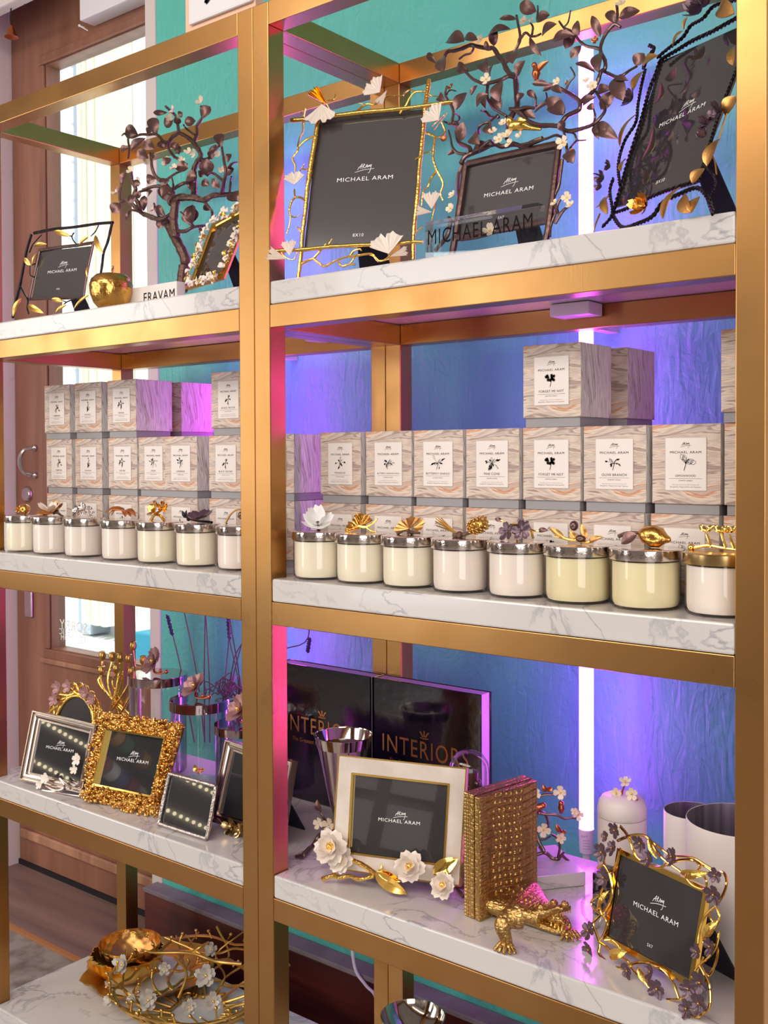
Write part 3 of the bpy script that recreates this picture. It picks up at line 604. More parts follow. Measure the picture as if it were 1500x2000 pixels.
# ------------------------------------------------------------------ candles
RC = 0.0445
def candle(cx, cy, z, wax, rim, label, group, r=RC):
    c = np.array([cx, cy, z]); t = thing('candle_jar', c, label, 'candle', group); H = 0.082
    g = G(); lathe(g, [(0.0, 0.0006), (r*0.92, 0.0006), (r*0.99, 0.004), (r, 0.010), (r, H-0.012)], c, 40); mk('glass_jar', g, 'clear_glass', t)
    g = G(); lathe(g, [(0, 0.004), (r*0.88, 0.0042), (r*0.93, 0.008), (r*0.945, 0.016), (r*0.945, H-0.017), (0.0, H-0.017)], c, 40); mk('wax_fill', g, wax, t)
    g = G(); lathe(g, [(r*0.96, H-0.014), (r+0.0018, H-0.0145), (r+0.0022, H-0.013), (r+0.0022, H-0.001), (r+0.001, H), (r*0.9, H+0.0006), (0, H+0.0008)], c, 48); ld = mk('lid', g, rim, t)
    return t, ld, c+np.array([0, 0, H+0.001])
def br(P, o, s): return [o+np.array(p)*s for p in P]
def ornament(kind, ld, o):
    rx = random.Random(kind)
    if kind == 'magnolia':
        g = G(); flower(g, o+np.array([0.0, 0, 0.008]), (0.25, -0.5, 1), 0.03, 6, 0.55, W=0.024, shape=0.9); flower(g, o+np.array([0.0, 0, 0.01]), (0.1, -0.4, 1), 0.02, 4, 1.0, W=0.018); mk('flower', g, 'ink_white', ld)
        g = G(); ball(g, o+np.array([0, -0.002, 0.012]), 0.004); tube(g, br([(0, 0, 0), (0, 0, 1)], o, 0.009), 0.003); mk('stamen', g, 'bronze', ld)
    elif kind == 'ginkgo_gold':
        g = G(); ginkgo(g, o+np.array([-0.006, 0, 0.006]), (-0.5, -0.3, 0.6), (0.2, -0.8, 0.6), 0.026, 1.1); ginkgo(g, o+np.array([-0.002, 0, 0.01]), (0.2, 0.2, 1), (0.3, -1, 0.2), 0.024, 0.9); mk('leaf', g, 'gold_deep', ld)
        g = G(); tube(g, br([(-.9, 0, .1), (-.3, -.1, .4), (.3, 0, .35), (.8, .1, .6), (1.2, .1, .9)], o, 0.026), [0.0028, 0.0014]); tube(g, br([(.3, 0, .35), (.8, 0, .1), (1.2, 0, .12)], o, 0.026), [0.0022, 0.0014]); mk('twig', g, 'gold', ld)
    elif kind == 'ginkgo_bronze':
        g = G(); ginkgo(g, o+np.array([0.0, 0, 0.01]), (-0.2, -0.4, 0.8), (0.1, -0.7, 0.8), 0.026, 1.35); ginkgo(g, o+np.array([0.008, 0, 0.012]), (0.8, 0, 0.5), (0, -0.6, 0.9), 0.022, 1.1); mk('leaf', g, 'gold_leaf', ld)
        g = G(); tube(g, br([(-1, 0, .05), (-.4, 0, .3), (.2, 0, .2), (.9, 0, .15)], o, 0.024), [0.003, 0.002]); tube(g, br([(0, .3, .02), (0, 0, .3), (.3, -.5, .05)], o, 0.024), 0.0022); mk('twig', g, 'bark', ld)
    elif kind == 'pine_cone':
        c = o+np.array([0.028, 0.004, 0.019]); ax = nrm((0.85, 0.1, 0.35)); a = nrm(np.cross(ax, [0, 0, 1.0])); b = np.cross(ax, a); g = G()
        lathe(g, [(0.0, -0.017), (0.008, -0.013), (0.0115, -0.002), (0.0085, 0.01), (0.0, 0.018)], c, 14, ax)
        for i in range(9):
            t = -0.014+i*0.0035; rr = 0.0125*math.sqrt(max(0.05, 1-(t/0.019)**2))
            for k in range(8):
                an = k*0.785+i*0.4; d = math.cos(an)*a+math.sin(an)*b; p = c+ax*t+d*rr*0.8; leaf(g, p, p+d*0.0042+ax*0.0035, d+ax*0.2, 0.0052, 0.1, 0.1, 0.0008)
        mk('pine_cone', g, 'gold_satin', ld)
        g = G()
        for i in range(13):
            e = o+np.array([-0.044+rx.uniform(-.004, .006), rx.uniform(-.008, .008), 0.016+i*0.0012]); tube(g, [o+np.array([-0.008, 0, 0.006]), (o+e)/2+np.array([-.006, 0, 0.004]), e], [0.0013, 0.0009], 5)
        mk('needles', g, 'gold_satin', ld)
        g = G(); tube(g, br([(-1, 0, .3), (-.3, 0, .25), (.3, 0, .35), (1.6, .1, .7)], o, 0.013), [0.004, 0.003], jit=.15); ball(g, o+np.array([0, -.002, .004]), 0.006); mk('twig', g, 'bark', ld)
    elif kind == 'forget':
        for q, n in (((-0.014, -0.008, 0.014), (-.3, -1, .3)), ((0.014, -0.010, 0.016), (.3, -1, .2)), ((0.0, 0.008, 0.02), (0, -.8, .6))):
            g = G(); flower(g, o+np.array(q), n, 0.0155, 5, 0.2); mk('flower', g, 'dark_petal', ld)
        g = G(); tube(g, br([(-1.2, 0, .1), (-.8, 0, .9), (0, .1, 1.1), (.9, 0, .9), (1.2, .1, .2)], o, 0.022), 0.0018); tube(g, br([(-.8, 0, .9), (-1.2, 0, 1.3), (-1.5, 0, 1.3)], o, 0.022), 0.0015); tube(g, br([(.9, 0, .9), (1.4, 0, .7), (1.9, 0, .75)], o, 0.022), [0.0018, 0.001]); tube(g, br([(0, 0, 0), (0, 0, .9)], o, 0.022), 0.002); mk('twig', g, 'gold_smooth', ld)
        g = G(); leaf(g, o+np.array([0.036, 0, 0.016]), o+np.array([0.052, 0, 0.018]), (0, -1, .3), 0.008); leaf(g, o+np.array([-0.026, 0, 0.028]), o+np.array([-0.04, 0, 0.032]), (0, -1, .3), 0.007); mk('leaf', g, 'bronze_leaf', ld)
    elif kind == 'olive':
        g = G(); tube(g, br([(-1.6, 0, .7), (-.8, 0, .25), (0, 0, .2), (.7, 0, .12), (1.4, 0, .4)], o, 0.024), [0.0018, 0.0026, 0.0015]); tube(g, br([(-1.6, 0, .35), (-.8, 0, .25)], o, 0.024), [0.001, 0.002]); mk('twig', g, 'gold_satin', ld)
        for a, b in (((-.1, .25), (-.5, .75)), ((.6, .35), (.3, 1.2)), ((.7, .12), (1.7, .5)), ((-.9, .3), (-1.9, .9))):
            g = G(); leaf(g, o+np.array([a[0], 0, a[1]])*0.024, o+np.array([b[0], -.1, b[1]])*0.024, (0.2, -1, .4), 0.009, 0.12, 0.3); mk('leaf', g, 'gold_leaf', ld)
        g = G(); ball(g, o+np.array([-.004, -.004, .026]), 0.0065, sc=(1, 1, 1.15)); ball(g, o+np.array([.006, -.003, .008]), 0.006, sc=(1.4, 1, .9)); mk('olive', g, 'bronze', ld)
    elif kind == 'lemon':
        g = G(); c = o+np.array([0.012, 0, 0.0155]); lathe(g, [(0, -0.024), (0.005, -0.021), (0.012, -0.014), (0.0155, -0.002), (0.0135, 0.010), (0.006, 0.018), (0.0035, 0.023), (0.0, 0.0245)], c, 24, (1, 0.1, -0.18)); mk('lemon', g, 'gold_deep', ld)
        g = G(); leaf(g, o+np.array([-0.010, -.008, .018]), o+np.array([-0.032, -.01, .004]), (-.2, -1, .4), 0.018, 0.1, 0.2); mk('leaf', g, 'bronze_leaf', ld)
        g = G(); tube(g, br([(-1.7, 0, .55), (-1.2, 0, .75), (-.5, 0, .8), (.1, 0, .6)], o, 0.024), [0.003, 0.002]); mk('twig', g, 'bark', ld)
    elif kind == 'orchid_gold':
        g = G(); tube(g, br([(-1.8, 0, .1), (-.9, 0, .3), (0, 0, .2), (1.3, 0, .1)], o, 0.022), [0.0025, 0.0018]); ball(g, o+np.array([-0.042, 0, .003]), 0.005)
        for x, h in ((-.8, 1.0), (.1, 1.1), (.6, 1.0), (1.2, 1.1)): tube(g, br([(x+.15, 0, .2), (x, 0, .6), (x-.15, 0, h)], o, 0.022), [0.0025, 0.0018])
        mk('twig', g, 'gold_smooth', ld)
        for x in (-.95, -.05, .45, 1.05):
            g = G(); c = o+np.array([x, 0, 1.15])*0.022; leaf(g, c, c+np.array([-.011, 0, .008]), (0, -1, .4), 0.008); leaf(g, c, c+np.array([.011, 0, .008]), (0, -1, .4), 0.008); mk('leaf', g, 'gold_smooth', ld)
    elif kind == 'berry':
        g = G(); ball(g, o+np.array([0.004, 0, 0.012]), 0.012, 16, 10, (1, 1, 0.95)); mk('berry', g, 'gold_deep', ld)
        g = G(); flower(g, o+np.array([-.016, 0, .01]), (-1, -.3, .3), 0.01, 4, .5); mk('calyx', g, 'gold_smooth', ld)
    elif kind == 'dahlia':
        g = G(); flower(g, o+np.array([-.004, 0, .006]), (0.1, -.4, 1), 0.032, 6, .35, W=.02); mk('outer_petals', g, 'gold_leaf', ld)
        g = G(); flower(g, o+np.array([-.004, 0, .010]), (0.0, -.3, 1), 0.026, 5, .8, W=.02, rot=.5); mk('inner_petals', g, 'white_petal', ld)
        g = G(); tube(g, br([(.3, 0, .25), (.9, 0, .35), (1.5, 0, .1), (1.9, 0, 0)], o, 0.022), [0.0035, 0.002], jit=.15); leaf(g, o+np.array([.014, -.004, .01]), o+np.array([.036, -.006, .004]), (0, -.6, 1), .012); mk('twig', g, 'bark', ld)
    elif kind == 'silver_twig':
        g = G(); tube(g, br([(-1.2, 0, .2), (-.4, 0, .5), (.4, 0, .4), (1.2, 0, .1), (1.7, 0, .05)], o, 0.022), [0.003, 0.0018], jit=.2)
        for i in range(9): 
            x = -1.2+i*.3; tube(g, br([(x, 0, .3), (x+rx.uniform(-.2, .2), rx.uniform(-.3, .3), .9+rx.uniform(0, .4))], o, 0.02), [0.002, 0.001]); ball(g, o+np.array([x, 0, 1.0])*0.02, 0.003)
        mk('twig', g, 'silver_rough', ld)
        g = G(); flower(g, o+np.array([-.022, -.004, .014]), (-.2, -1, .3), .012, 5, .3); flower(g, o+np.array([0, -.004, .02]), (.2, -1, .3), .012, 5, .3); mk('flower', g, 'silver', ld)
    elif kind == 'palm':
        g = G()
        for i in range(7):
            a = i/6; e = o+np.array([-.036+.008*a, -.01+.012*math.sin(i), .004+.012*a]); leaf(g, o+np.array([.012, 0, .018]), e, (0, -.6, 1), .011, .16, .3)
        for i in range(3): leaf(g, o+np.array([.008, 0, .018]), o+np.array([.028+.002*i, (i-1)*.012, .006]), (.4, -.3, 1), .014, .2, .3)
        mk('palm_leaf', g, 'copper_foil', ld)
    elif kind == 'flower_gold':
        g = G(); flower(g, o+np.array([-.006, 0, .022]), (-.4, -.8, .5), .018, 5, .5, W=.018); flower(g, o+np.array([.016, 0, .026]), (.6, -.7, .4), .012, 5, .6); mk('flower', g, 'gold_deep', ld)
        g = G(); tube(g, br([(-1, 0, 0), (-.5, 0, .5), (.3, 0, .9), (1.1, 0, 1.2)], o, 0.022), [0.003, 0.002]); tube(g, br([(.9, 0, .05), (.3, 0, .5), (-.4, 0, .6), (-.4, 0, 1)], o, 0.022), [0.003, 0.002]); mk('twig', g, 'gold_smooth', ld)
    elif kind == 'black_orchid':
        g = G(); flower(g, o+np.array([.008, 0, .010]), (0.1, -.35, 1), .027, 5, .3, W=.026); mk('flower', g, 'dark_petal', ld)
        g = G(); tube(g, br([(-1.9, 0, .6), (-1.2, 0, .35), (-.3, 0, .2), (1.9, 0, .1)], o, 0.022), [0.0016, 0.0026]); leaf(g, o+np.array([-.03, 0, .008]), o+np.array([-.044, 0, .022]), (0, -1, .3), .008); leaf(g, o+np.array([-.028, 0, .008]), o+np.array([-.032, 0, .024]), (0, -1, .3), .007); ball(g, o+np.array([-.026, 0, .006]), .004); mk('twig', g, 'black_metal', ld)
    elif kind == 'arch':
        g = G(); tube(g, br([(-1.7, 0, .05), (-1.1, 0, .8), (-.2, 0, 1.3), (.9, 0, 1.2), (1.5, 0, .4)], o, 0.022), 0.0018); mk('twig', g, 'gold_satin', ld)
        g = G(); ball(g, o+np.array([.006, 0, .018]), .007, sc=(1, 1, 1.1)); mk('berry', g, 'bronze', ld)
RCD = [(0.092, 'wax', 'chrome_ring', 'magnolia', 'white magnolia flower'), (0.189, 'wax', 'chrome_ring', 'ginkgo_gold', 'golden ginkgo twig'), (0.287, 'wax', 'chrome_ring', 'ginkgo_bronze', 'bronze ginkgo leaves'), (0.3865, 'wax_white', 'chrome_ring', 'pine_cone', 'pine cone and needles'),
       (0.4895, 'wax_white', 'chrome_ring', 'forget', 'dark purple blossom spray'), (0.590, 'wax_yellow', 'chrome_ring', 'olive', 'olive sprig with slender leaves'), (0.694, 'wax_yellow', 'chrome_ring', 'lemon', 'golden lemon'), (0.801, 'wax_white', 'antique_brass', 'orchid_gold', 'gold budding twig')]
for i, (x, wx, rim, kd, tx) in enumerate(RCD):
    t, ld, o = candle(x, 0.062+0.0015*i, S2, wx, rim, f'candle in a glass jar, lid topped by a {tx}', 'glass candle jars on the right shelf', r=RC+(0.0035 if i >= 5 else 0))
    ornament(kd, ld, o)
LCD = [(-0.803, 'wax', 'berry', 'round golden berry'), (-0.700, 'wax_white', 'dahlia', 'white and gold dahlia'), (-0.587, 'wax_white', 'silver_twig', 'silver blossom twig'), (-0.463, 'wax_white', 'palm', 'copper palm leaf'),
       (-0.352, 'wax', 'flower_gold', 'yellow gold flower on crossed stems'), (-0.238, 'wax', 'black_orchid', 'flat black orchid'), (-0.125, 'wax_white', 'arch', 'small arched twig with a berry')]
for i, (x, wx, kd, tx) in enumerate(LCD):
    t, ld, o = candle(x, 0.055+0.004*i, S2, wx, 'chrome_ring', f'cream candle in a glass jar, lid topped by a {tx}', 'glass candle jars on the left shelf', r=0.0425)
    ornament(kd, ld, o)
# ------------------------------------------------------------------ picture frames
class Pl:
    """a leaning plane: origin, turn about the vertical, lean back and roll (degrees)"""
    def __init__(s, o, yaw, lean, roll=0):
        y, l, r = map(math.radians, (yaw, lean, roll)); ex = np.array([math.cos(y), math.sin(y), 0]); n = np.array([math.sin(y), -math.cos(y), 0])
        ey = EZ*math.cos(l)-n*math.sin(l); s.e1 = ex*math.cos(r)+ey*math.sin(r); s.e2 = -ex*math.sin(r)+ey*math.cos(r); s.n = np.cross(s.e1, s.e2); s.o = np.array(o, float)
    def __call__(s, x, y, d=0.0):
        q = ray(x, y); return CAM+q*(((s.o+s.n*d-CAM)@s.n)/(q@s.n))
    def uv(s, u, v, d=0.0): return s.o+s.e1*u+s.e2*v+s.n*d
    def at(s, p): q = np.array(p)-s.o; return q@s.e1, q@s.e2
def crop(ox, oy, k): return lambda pts: [(ox+a/k, oy+b/k) for a, b in pts]
def slab(g, Q, n, th):
    Q = [np.array(q) for q in Q]; B = [q-n*th for q in Q]; k = len(Q)
    return g.add(Q+B, [tuple(range(k))[::-1], tuple(range(k, 2*k))]+[(i, (i+1) % k, k+(i+1) % k, k+i) for i in range(k)])
def ringframe(g, pl, Q, prof):
    """mitred moulding around the quad Q (4 corners in plane uv, counter-clockwise); prof=[(outset,height)]"""
    c = np.mean(Q, axis=0); V = []; n = len(prof)
    for q in Q:
        sx = 1 if q[0] > c[0] else -1; sy = 1 if q[1] > c[1] else -1
        for a, h in prof: V.append(pl.uv(q[0]+sx*a, q[1]+sy*a, h))
    F = [(i*n+k, ((i+1) % 4)*n+k, ((i+1) % 4)*n+(k+1) % n, i*n+(k+1) % n) for i in range(4) for k in range(n)]
    return g.add(V, F)
def card(t, pl, TL, TR, BR, BL, d=0.0, mat='card_black', mt=None, sg=None, size=None, name='photo_insert', th=0.003):
    Q = [pl(*p, d) for p in (BL, BR, TR, TL)]; g = G(); slab(g, Q, pl.n, th); o = mk(name, g, mat, t, smooth=False)
    ex = nrm(Q[1]-Q[0]); ey = nrm(np.cross(pl.n, ex)); g = G()
    if mt:
        a, b = pl(*mt[0], d+0.0003), pl(*mt[1], d+0.0003); e = nrm(b-a); f = nrm(np.cross(pl.n, e)); w_ = np.linalg.norm(b-a); text(g, 'MICHAEL ARAM', (a+b)/2, e, f, w_, 0.0002, 0.8)
        if sg: c = pl(*sg, d+0.0003); signature(g, c, e, f, w_*0.22, w_*0.008, 0.0002)
        if size: c = pl(*size[1], d+0.0003); text(g, size[0], c, e, f, w_*(0.12 if len(size[0]) < 4 else 0.19), 0.0002)
        mk('lettering', g, 'ink_white', o, smooth=False)
    return o
def easel(t, pl, u, v, wd, z, mat='velvet', drop=None):
    """a strut from the back of the frame down to the shelf behind it"""
    a = pl.uv(u, v, -0.006); back = -np.array([pl.n[0], pl.n[1], 0]); back = nrm(back); L_ = (a[2]-z)*0.52
    b = np.array([a[0], a[1], z+0.0006])+back*L_; ex = nrm(pl.e1*np.array([1, 1, 0])); g = G()
    slab(g, [b-ex*wd*0.9, b+ex*wd*0.9, a+ex*wd*0.5, a-ex*wd*0.5], -nrm(np.cross(ex, a-b))*-1, 0.003); return mk('easel_back', g, mat, t, smooth=False)
def twigs(g, pl, tr, lst, k, dz=0.0, wob=0.0, jit=0.12, seg=8):
    """lst: [(width_px, width_px2, [(x,y)...])] traced in a crop tr of scale k"""
    for it in lst:
        w0, w1, P = it[:3]; off = it[3] if len(it) > 3 else 0.0; Q = tr(P); n = len(Q); o1 = random.uniform(-wob, wob)
        pts = [pl(x, y, dz+off+o1*math.sin(math.pi*i/max(1, n-1))) for i, (x, y) in enumerate(Q)]
        dep = (pts[0]-CAM)@FW; m = dep/FPX/k/2
        tube(g, pts, [w0*m, w1*m] if n > 1 else w0*m, seg, 4, jit)
S_ = lambda p: (p[0], p[1])
# A --- large gold branch frame
PA = Pl((0.0905, 0.036, 1.7045), 19.7, 12.9, -1.1)
t = thing('picture_frame', PA(700, 555, 0)*np.array([1, 1, 0])+EZ*S1, 'large gold branch picture frame with white ginkgo leaves beside the middle brass post', 'picture frame')
card(t, PA, (621, 232), (828, 213), (806, 473), (594, 486), -0.004, 'card_black', ((658, 356), (767, 349)), (712, 327), ('8X10', (699, 462)))
c1, c2 = crop(520, 140, 4.762), crop(720, 140, 5.265)
st = G()
twigs(st, PA, lambda p: p, [(10, 8, [(621, 238), (615.5, 274), (608, 318), (600.5, 371), (596.5, 413), (591, 455), (588, 497), (583, 541), (582, 547)]), (9, 8, [(569, 235), (608, 232.5), (656, 226), (709, 219.5), (777, 213.5), (826, 207.5), (862, 202), (891, 198.5)], 0.004),
    (9, 8.5, [(838, 155), (834, 187), (830, 216), (827, 254), (823, 292), (819, 330), (817, 368), (811, 425), (808, 463), (807, 506), (807, 512)]), (8, 7, [(539, 490), (593, 487.5), (646, 482), (726, 478), (777, 476), (804, 472.5), (826, 472.5)], 0.004)], 1, 0.003, 0, 0.13, 9)
mk('branch_border', st, 'gold', t)
g = G()
twigs(g, PA, c1, [(22, 16, [(480, 590), (420, 610), (360, 640), (300, 700), (290, 740), (245, 805), (270, 870), (268, 940)]), (22, 14, [(365, 345), (345, 450), (340, 560), (310, 620), (292, 700)]), (12, 8, [(345, 420), (320, 360)]), (22, 12, [(425, 925), (390, 910), (330, 905), (310, 930)]), (12, 9, [(330, 900), (355, 860)]),
    (24, 16, [(355, 1190), (320, 1170), (270, 1160), (262, 1095)]), (22, 12, [(275, 1160), (235, 1210), (215, 1290), (225, 1350), (215, 1430), (190, 1510)]), (16, 9, [(225, 1340), (270, 1355), (315, 1325)]), (26, 18, [(330, 1490), (290, 1450)]), (26, 12, [(830, 385), (900, 320), (960, 300), (1040, 298)]), (12, 8, [(900, 300), (865, 290)]),
    (26, 18, [(330, 1785), (390, 1755), (440, 1735), (500, 1670), (560, 1600)]), (24, 18, [(440, 1735), (490, 1780), (545, 1810), (620, 1770), (720, 1730), (770, 1720)]), (22, 14, [(580, 1610), (615, 1555)]), (22, 16, [(670, 1770), (710, 1810), (780, 1790), (830, 1795)]), (22, 14, [(770, 1730), (810, 1670), (870, 1650), (885, 1665)]), (26, 20, [(770, 1720), (850, 1710), (980, 1695), (1040, 1760), (1143, 1740)]), (18, 12, [(780, 1790), (830, 1720)]),
    (18, 12, [(575, 270), (630, 260), (645, 210)]), (14, 9, [(520, 300), (560, 300), (610, 385)]), (16, 10, [(130, 1660), (170, 1720), (250, 1750), (290, 1680)])], 4.762, 0.006, 0.006)
twigs(g, PA, c2, [(24, 18, [(320, 430), (380, 350), (420, 270), (480, 210), (580, 205)]), (20, 16, [(480, 210), (430, 185), (370, 215), (340, 250), (190, 250), (80, 330), (0, 330)]), (16, 10, [(620, 230), (660, 250), (710, 255)]), (28, 20, [(590, 630), (650, 650), (680, 680), (670, 800), (665, 900), (700, 1010), (750, 1100), (765, 1170), (740, 1250), (765, 1325)]), (24, 18, [(690, 680), (760, 660), (785, 610), (765, 560), (750, 520)]),
    (20, 14, [(570, 835), (620, 825), (660, 820)]), (26, 16, [(700, 1020), (640, 1100), (610, 1180), (560, 1240), (545, 1380)]), (18, 12, [(740, 1240), (700, 1290), (680, 1400), (655, 1500), (640, 1600), (640, 1790)]), (16, 12, [(490, 1650), (560, 1590)]), (30, 16, [(550, 870), (480, 900)]), (16, 12, [(0, 1880), (60, 1900), (130, 1950), (230, 1880)]), (12, 8, [(670, 600), (810, 420)]), (12, 8, [(650, 560), (780, 440)])], 5.265, 0.006, 0.006)
mk('twig', g, 'gold', t)
for cr, k, b, tp, rr, sp, mat in ((c1, 4.762, (515, 300), (510, 485), 1.0, 0.85, 0), (c1, 4.762, (560, 300), (440, 185), 1.0, 0.3, 1), (c1, 4.762, (1055, 190), (960, 110), 1.0, 0.95, 0), (c2, 5.265, (185, 190), (110, 330), 1.0, 0.3, 0), (c2, 5.265, (720, 495), (610, 400), 1.15, 0.95, 0), (c2, 5.265, (645, 1410), (650, 1250), 1, 0.6, 0), (c2, 5.265, (650, 1440), (500, 1440), 1, 0.35, 0),
        (c2, 5.265, (205, 1870), (170, 1680), 1.0, 1.0, 0), (c2, 5.265, (215, 1900), (395, 1850), 1.0, 0.28, 0), (c1, 4.762, (215, 1710), (215, 1580), 1, 0.6, 0), (c1, 4.762, (190, 1740), (30, 1700), 1, 0.35, 0), (c1, 4.762, (262, 1050), (262, 940), 1, 1.0, 0)):
    p, q = cr([b])[0], cr([tp])[0]; a = PA(*p, 0.012); c = PA(*q, 0.012); g = G(); ginkgo(g, a, c-a, PA.n, np.linalg.norm(c-a)*(1.1 if rr > .5 else 0.85), sp if rr > .5 else 0.45); mk('ginkgo_leaf', g, 'white_petal' if not mat else 'gold_smooth', t)
easel(t, PA, 0.09, 0.10, 0.035, S1)
# B --- dark orchid tree frame
PB = Pl((0.3543, 0.105, 1.6998), -1.2, 14.6, 0.2)
t = thing('picture_frame', (0.44, 0.13, S1), 'dark bronze picture frame crowned by a tree of branches, leaves and pale blossoms', 'picture frame')
card(t, PB, (914, 324), (1088, 285), (1072, 428), (890, 460), -0.003, 'card_black', ((945, 386), (1041, 370)), (996, 354), ('5X7', (978, 427)))
g = G()
twigs(g, PB, lambda p: p, [(14, 14, [(914, 320), (960, 309), (1010, 298), (1090, 281)]), (14, 14, [(1092, 281), (1086, 330), (1080, 380), (1070, 450), (1064, 475)]), (14, 14, [(910, 320), (902, 380), (894, 430), (884, 495), (880, 512)]), (13, 13, [(886, 466), (940, 455), (1000, 445), (1074, 430)])], 1, 0.0, 0, 0.05)
mk('frame_border', g, 'bronze', t)
c3, c4, c5 = crop(820, 0, 6.25), crop(1020, 0, 6.25), crop(840, 260, 5)
g = G()
twigs(g, PB, c3, [(80, 44, [(1100, 1450), (1150, 1370), (1190, 1290), (1180, 1150), (1165, 950), (1100, 900), (1050, 830), (1020, 750), (960, 680), (900, 590), (830, 590), (720, 570), (620, 550), (520, 590), (420, 620), (340, 630), (300, 700)]), (30, 26, [(640, 560), (655, 590), (620, 650), (550, 670), (480, 720)]), (56, 36, [(1165, 940), (1080, 930), (1000, 970), (900, 1000), (800, 1020), (720, 1000), (640, 960), (580, 900), (540, 860)]),
    (40, 34, [(830, 1020), (820, 1150), (840, 1230), (900, 1320), (960, 1360), (1060, 1420)]), (40, 30, [(1050, 760), (1110, 720), (1160, 620), (1220, 500), (1220, 400), (1200, 300), (1180, 190)]), (34, 26, [(1220, 480), (1290, 400), (1350, 440), (1420, 440), (1480, 410)]), (34, 20, [(1370, 420), (1380, 330), (1350, 280)]), (30, 20, [(1430, 240), (1440, 140), (1440, 70)]), (50, 38, [(1100, 1330), (1210, 1330), (1290, 1310), (1400, 1320)]), (26, 20, [(1400, 1310), (1415, 1200), (1400, 1150)]),
    (60, 28, [(620, 1850), (610, 1810), (560, 1780), (480, 1740), (450, 1640), (460, 1520), (400, 1480), (410, 1380), (390, 1300), (340, 1220), (310, 1150), (330, 1050)]), (34, 24, [(460, 1540), (360, 1510), (290, 1480)]), (40, 22, [(560, 1880), (470, 1870), (420, 1830), (390, 1770), (380, 1700), (350, 1590)]), (30, 20, [(380, 1490), (470, 1480), (480, 1420), (430, 1380)]), (40, 26, [(720, 1620), (720, 1560), (770, 1510), (860, 1480), (950, 1400)]), (46, 26, [(960, 1430), (870, 1430), (800, 1360), (750, 1350)]),
    (60, 60, [(500, 2000), (560, 1910), (700, 1850), (900, 1760), (1000, 1790), (1150, 1760), (1260, 1790), (1350, 1750), (1500, 1690)]), (26, 16, [(330, 1150), (370, 1100), (440, 1110)]), (60, 50, [(1060, 1440), (1080, 1560), (1060, 1700)]), (40, 30, [(1190, 1340), (1290, 1480), (1480, 1540)]), (40, 30, [(700, 1850), (850, 1720), (900, 1760)])], 6.25, 0.008, 0.02, 0.10)
twigs(g, PB, c4, [(66, 44, [(-100, 1330), (0, 1400), (80, 1490), (200, 1530), (350, 1530), (450, 1530), (540, 1420), (640, 1370), (700, 1330), (700, 1240), (620, 1170), (540, 1120), (460, 1080), (380, 1060)]), (56, 40, [(700, 1260), (760, 1200), (850, 1130), (920, 1000), (960, 880), (1010, 840), (1010, 740), (960, 640), (960, 560), (1000, 450), (1060, 360), (1130, 300), (1200, 330)]), (40, 34, [(1130, 300), (1160, 240), (1160, 120), (1150, 50)]),
    (44, 28, [(960, 600), (880, 580), (780, 560), (700, 500), (650, 430), (580, 370), (510, 340), (450, 260)]), (26, 18, [(510, 330), (560, 270), (590, 130)]), (44, 30, [(1010, 880), (1100, 920), (1160, 940), (1240, 910), (1310, 860), (1400, 810)]), (30, 18, [(530, 1100), (580, 1000), (640, 920), (590, 820)]), (56, 34, [(450, 1560), (560, 1600), (640, 1590), (760, 1560), (860, 1520), (950, 1440), (1010, 1340), (960, 1220), (900, 1120)]), (30, 20, [(560, 1600), (640, 1640), (670, 1710), (780, 1710)]), (30, 20, [(670, 1710), (590, 1800), (560, 1850)]),
    (30, 26, [(870, 1510), (890, 1420), (870, 1330)]), (34, 34, [(540, 1700), (420, 1650), (300, 1690), (150, 1730), (0, 1760)]), (34, 30, [(530, 1900), (560, 1960), (520, 1650), (480, 1560)]), (26, 20, [(150, 1300), (240, 1280), (300, 1200), (290, 1130)]), (24, 18, [(0, 1310), (150, 1310), (170, 1190)])], 6.25, 0.008, 0.02, 0.10)
twigs(g, PB, c5, [(36, 28, [(1290, 260), (1260, 500), (1210, 640), (1230, 760), (1180, 900), (1170, 1010)], 0.0), (40, 26, [(1220, 880), (1280, 780), (1340, 720), (1370, 700)]), (30, 22, [(1260, 800), (1240, 720), (1290, 620), (1330, 630)]), (40, 30, [(330, 290), (280, 400), (270, 560), (290, 700), (240, 860), (180, 820)]), (46, 40, [(200, 860), (170, 1000), (50, 1150)]), (40, 34, [(300, 1040), (480, 1010), (600, 980)])], 5, 0.002, 0.006, 0.1)
mk('branches', g, 'bronze', t)
LV3 = [(210, 780, 90, 650, 60), (280, 700, 290, 870, 120), (540, 500, 330, 500, 150), (700, 480, 545, 460, 80), (900, 560, 930, 330, 90), (830, 440, 1100, 350, 100), (590, 870, 460, 790, 90), (830, 900, 770, 740, 110), (860, 940, 890, 790, 50), (1190, 930, 1280, 740, 130), (1160, 620, 1130, 770, 110), (980, 990, 970, 1240, 150), (990, 1330, 900, 1140, 110), (830, 1150, 690, 1290, 120), (800, 1320, 770, 1200, 60), (700, 1040, 620, 1160, 50), (440, 1340, 570, 1130, 120), (500, 1720, 530, 1490, 110), (730, 1760, 640, 1660, 120),
       (880, 1640, 830, 1500, 110), (1180, 230, 970, 230, 50), (1420, 140, 1220, 50, 120), (1190, 1350, 1410, 1440, 100), (1190, 1240, 1270, 1140, 80), (300, 1230, 230, 1170, 80), (640, 1860, 860, 1790, 120), (1200, 590, 1270, 430, 70), (1340, 450, 1480, 680, 60), (860, 620, 800, 500, 60), (440, 1850, 340, 1890, 50)]
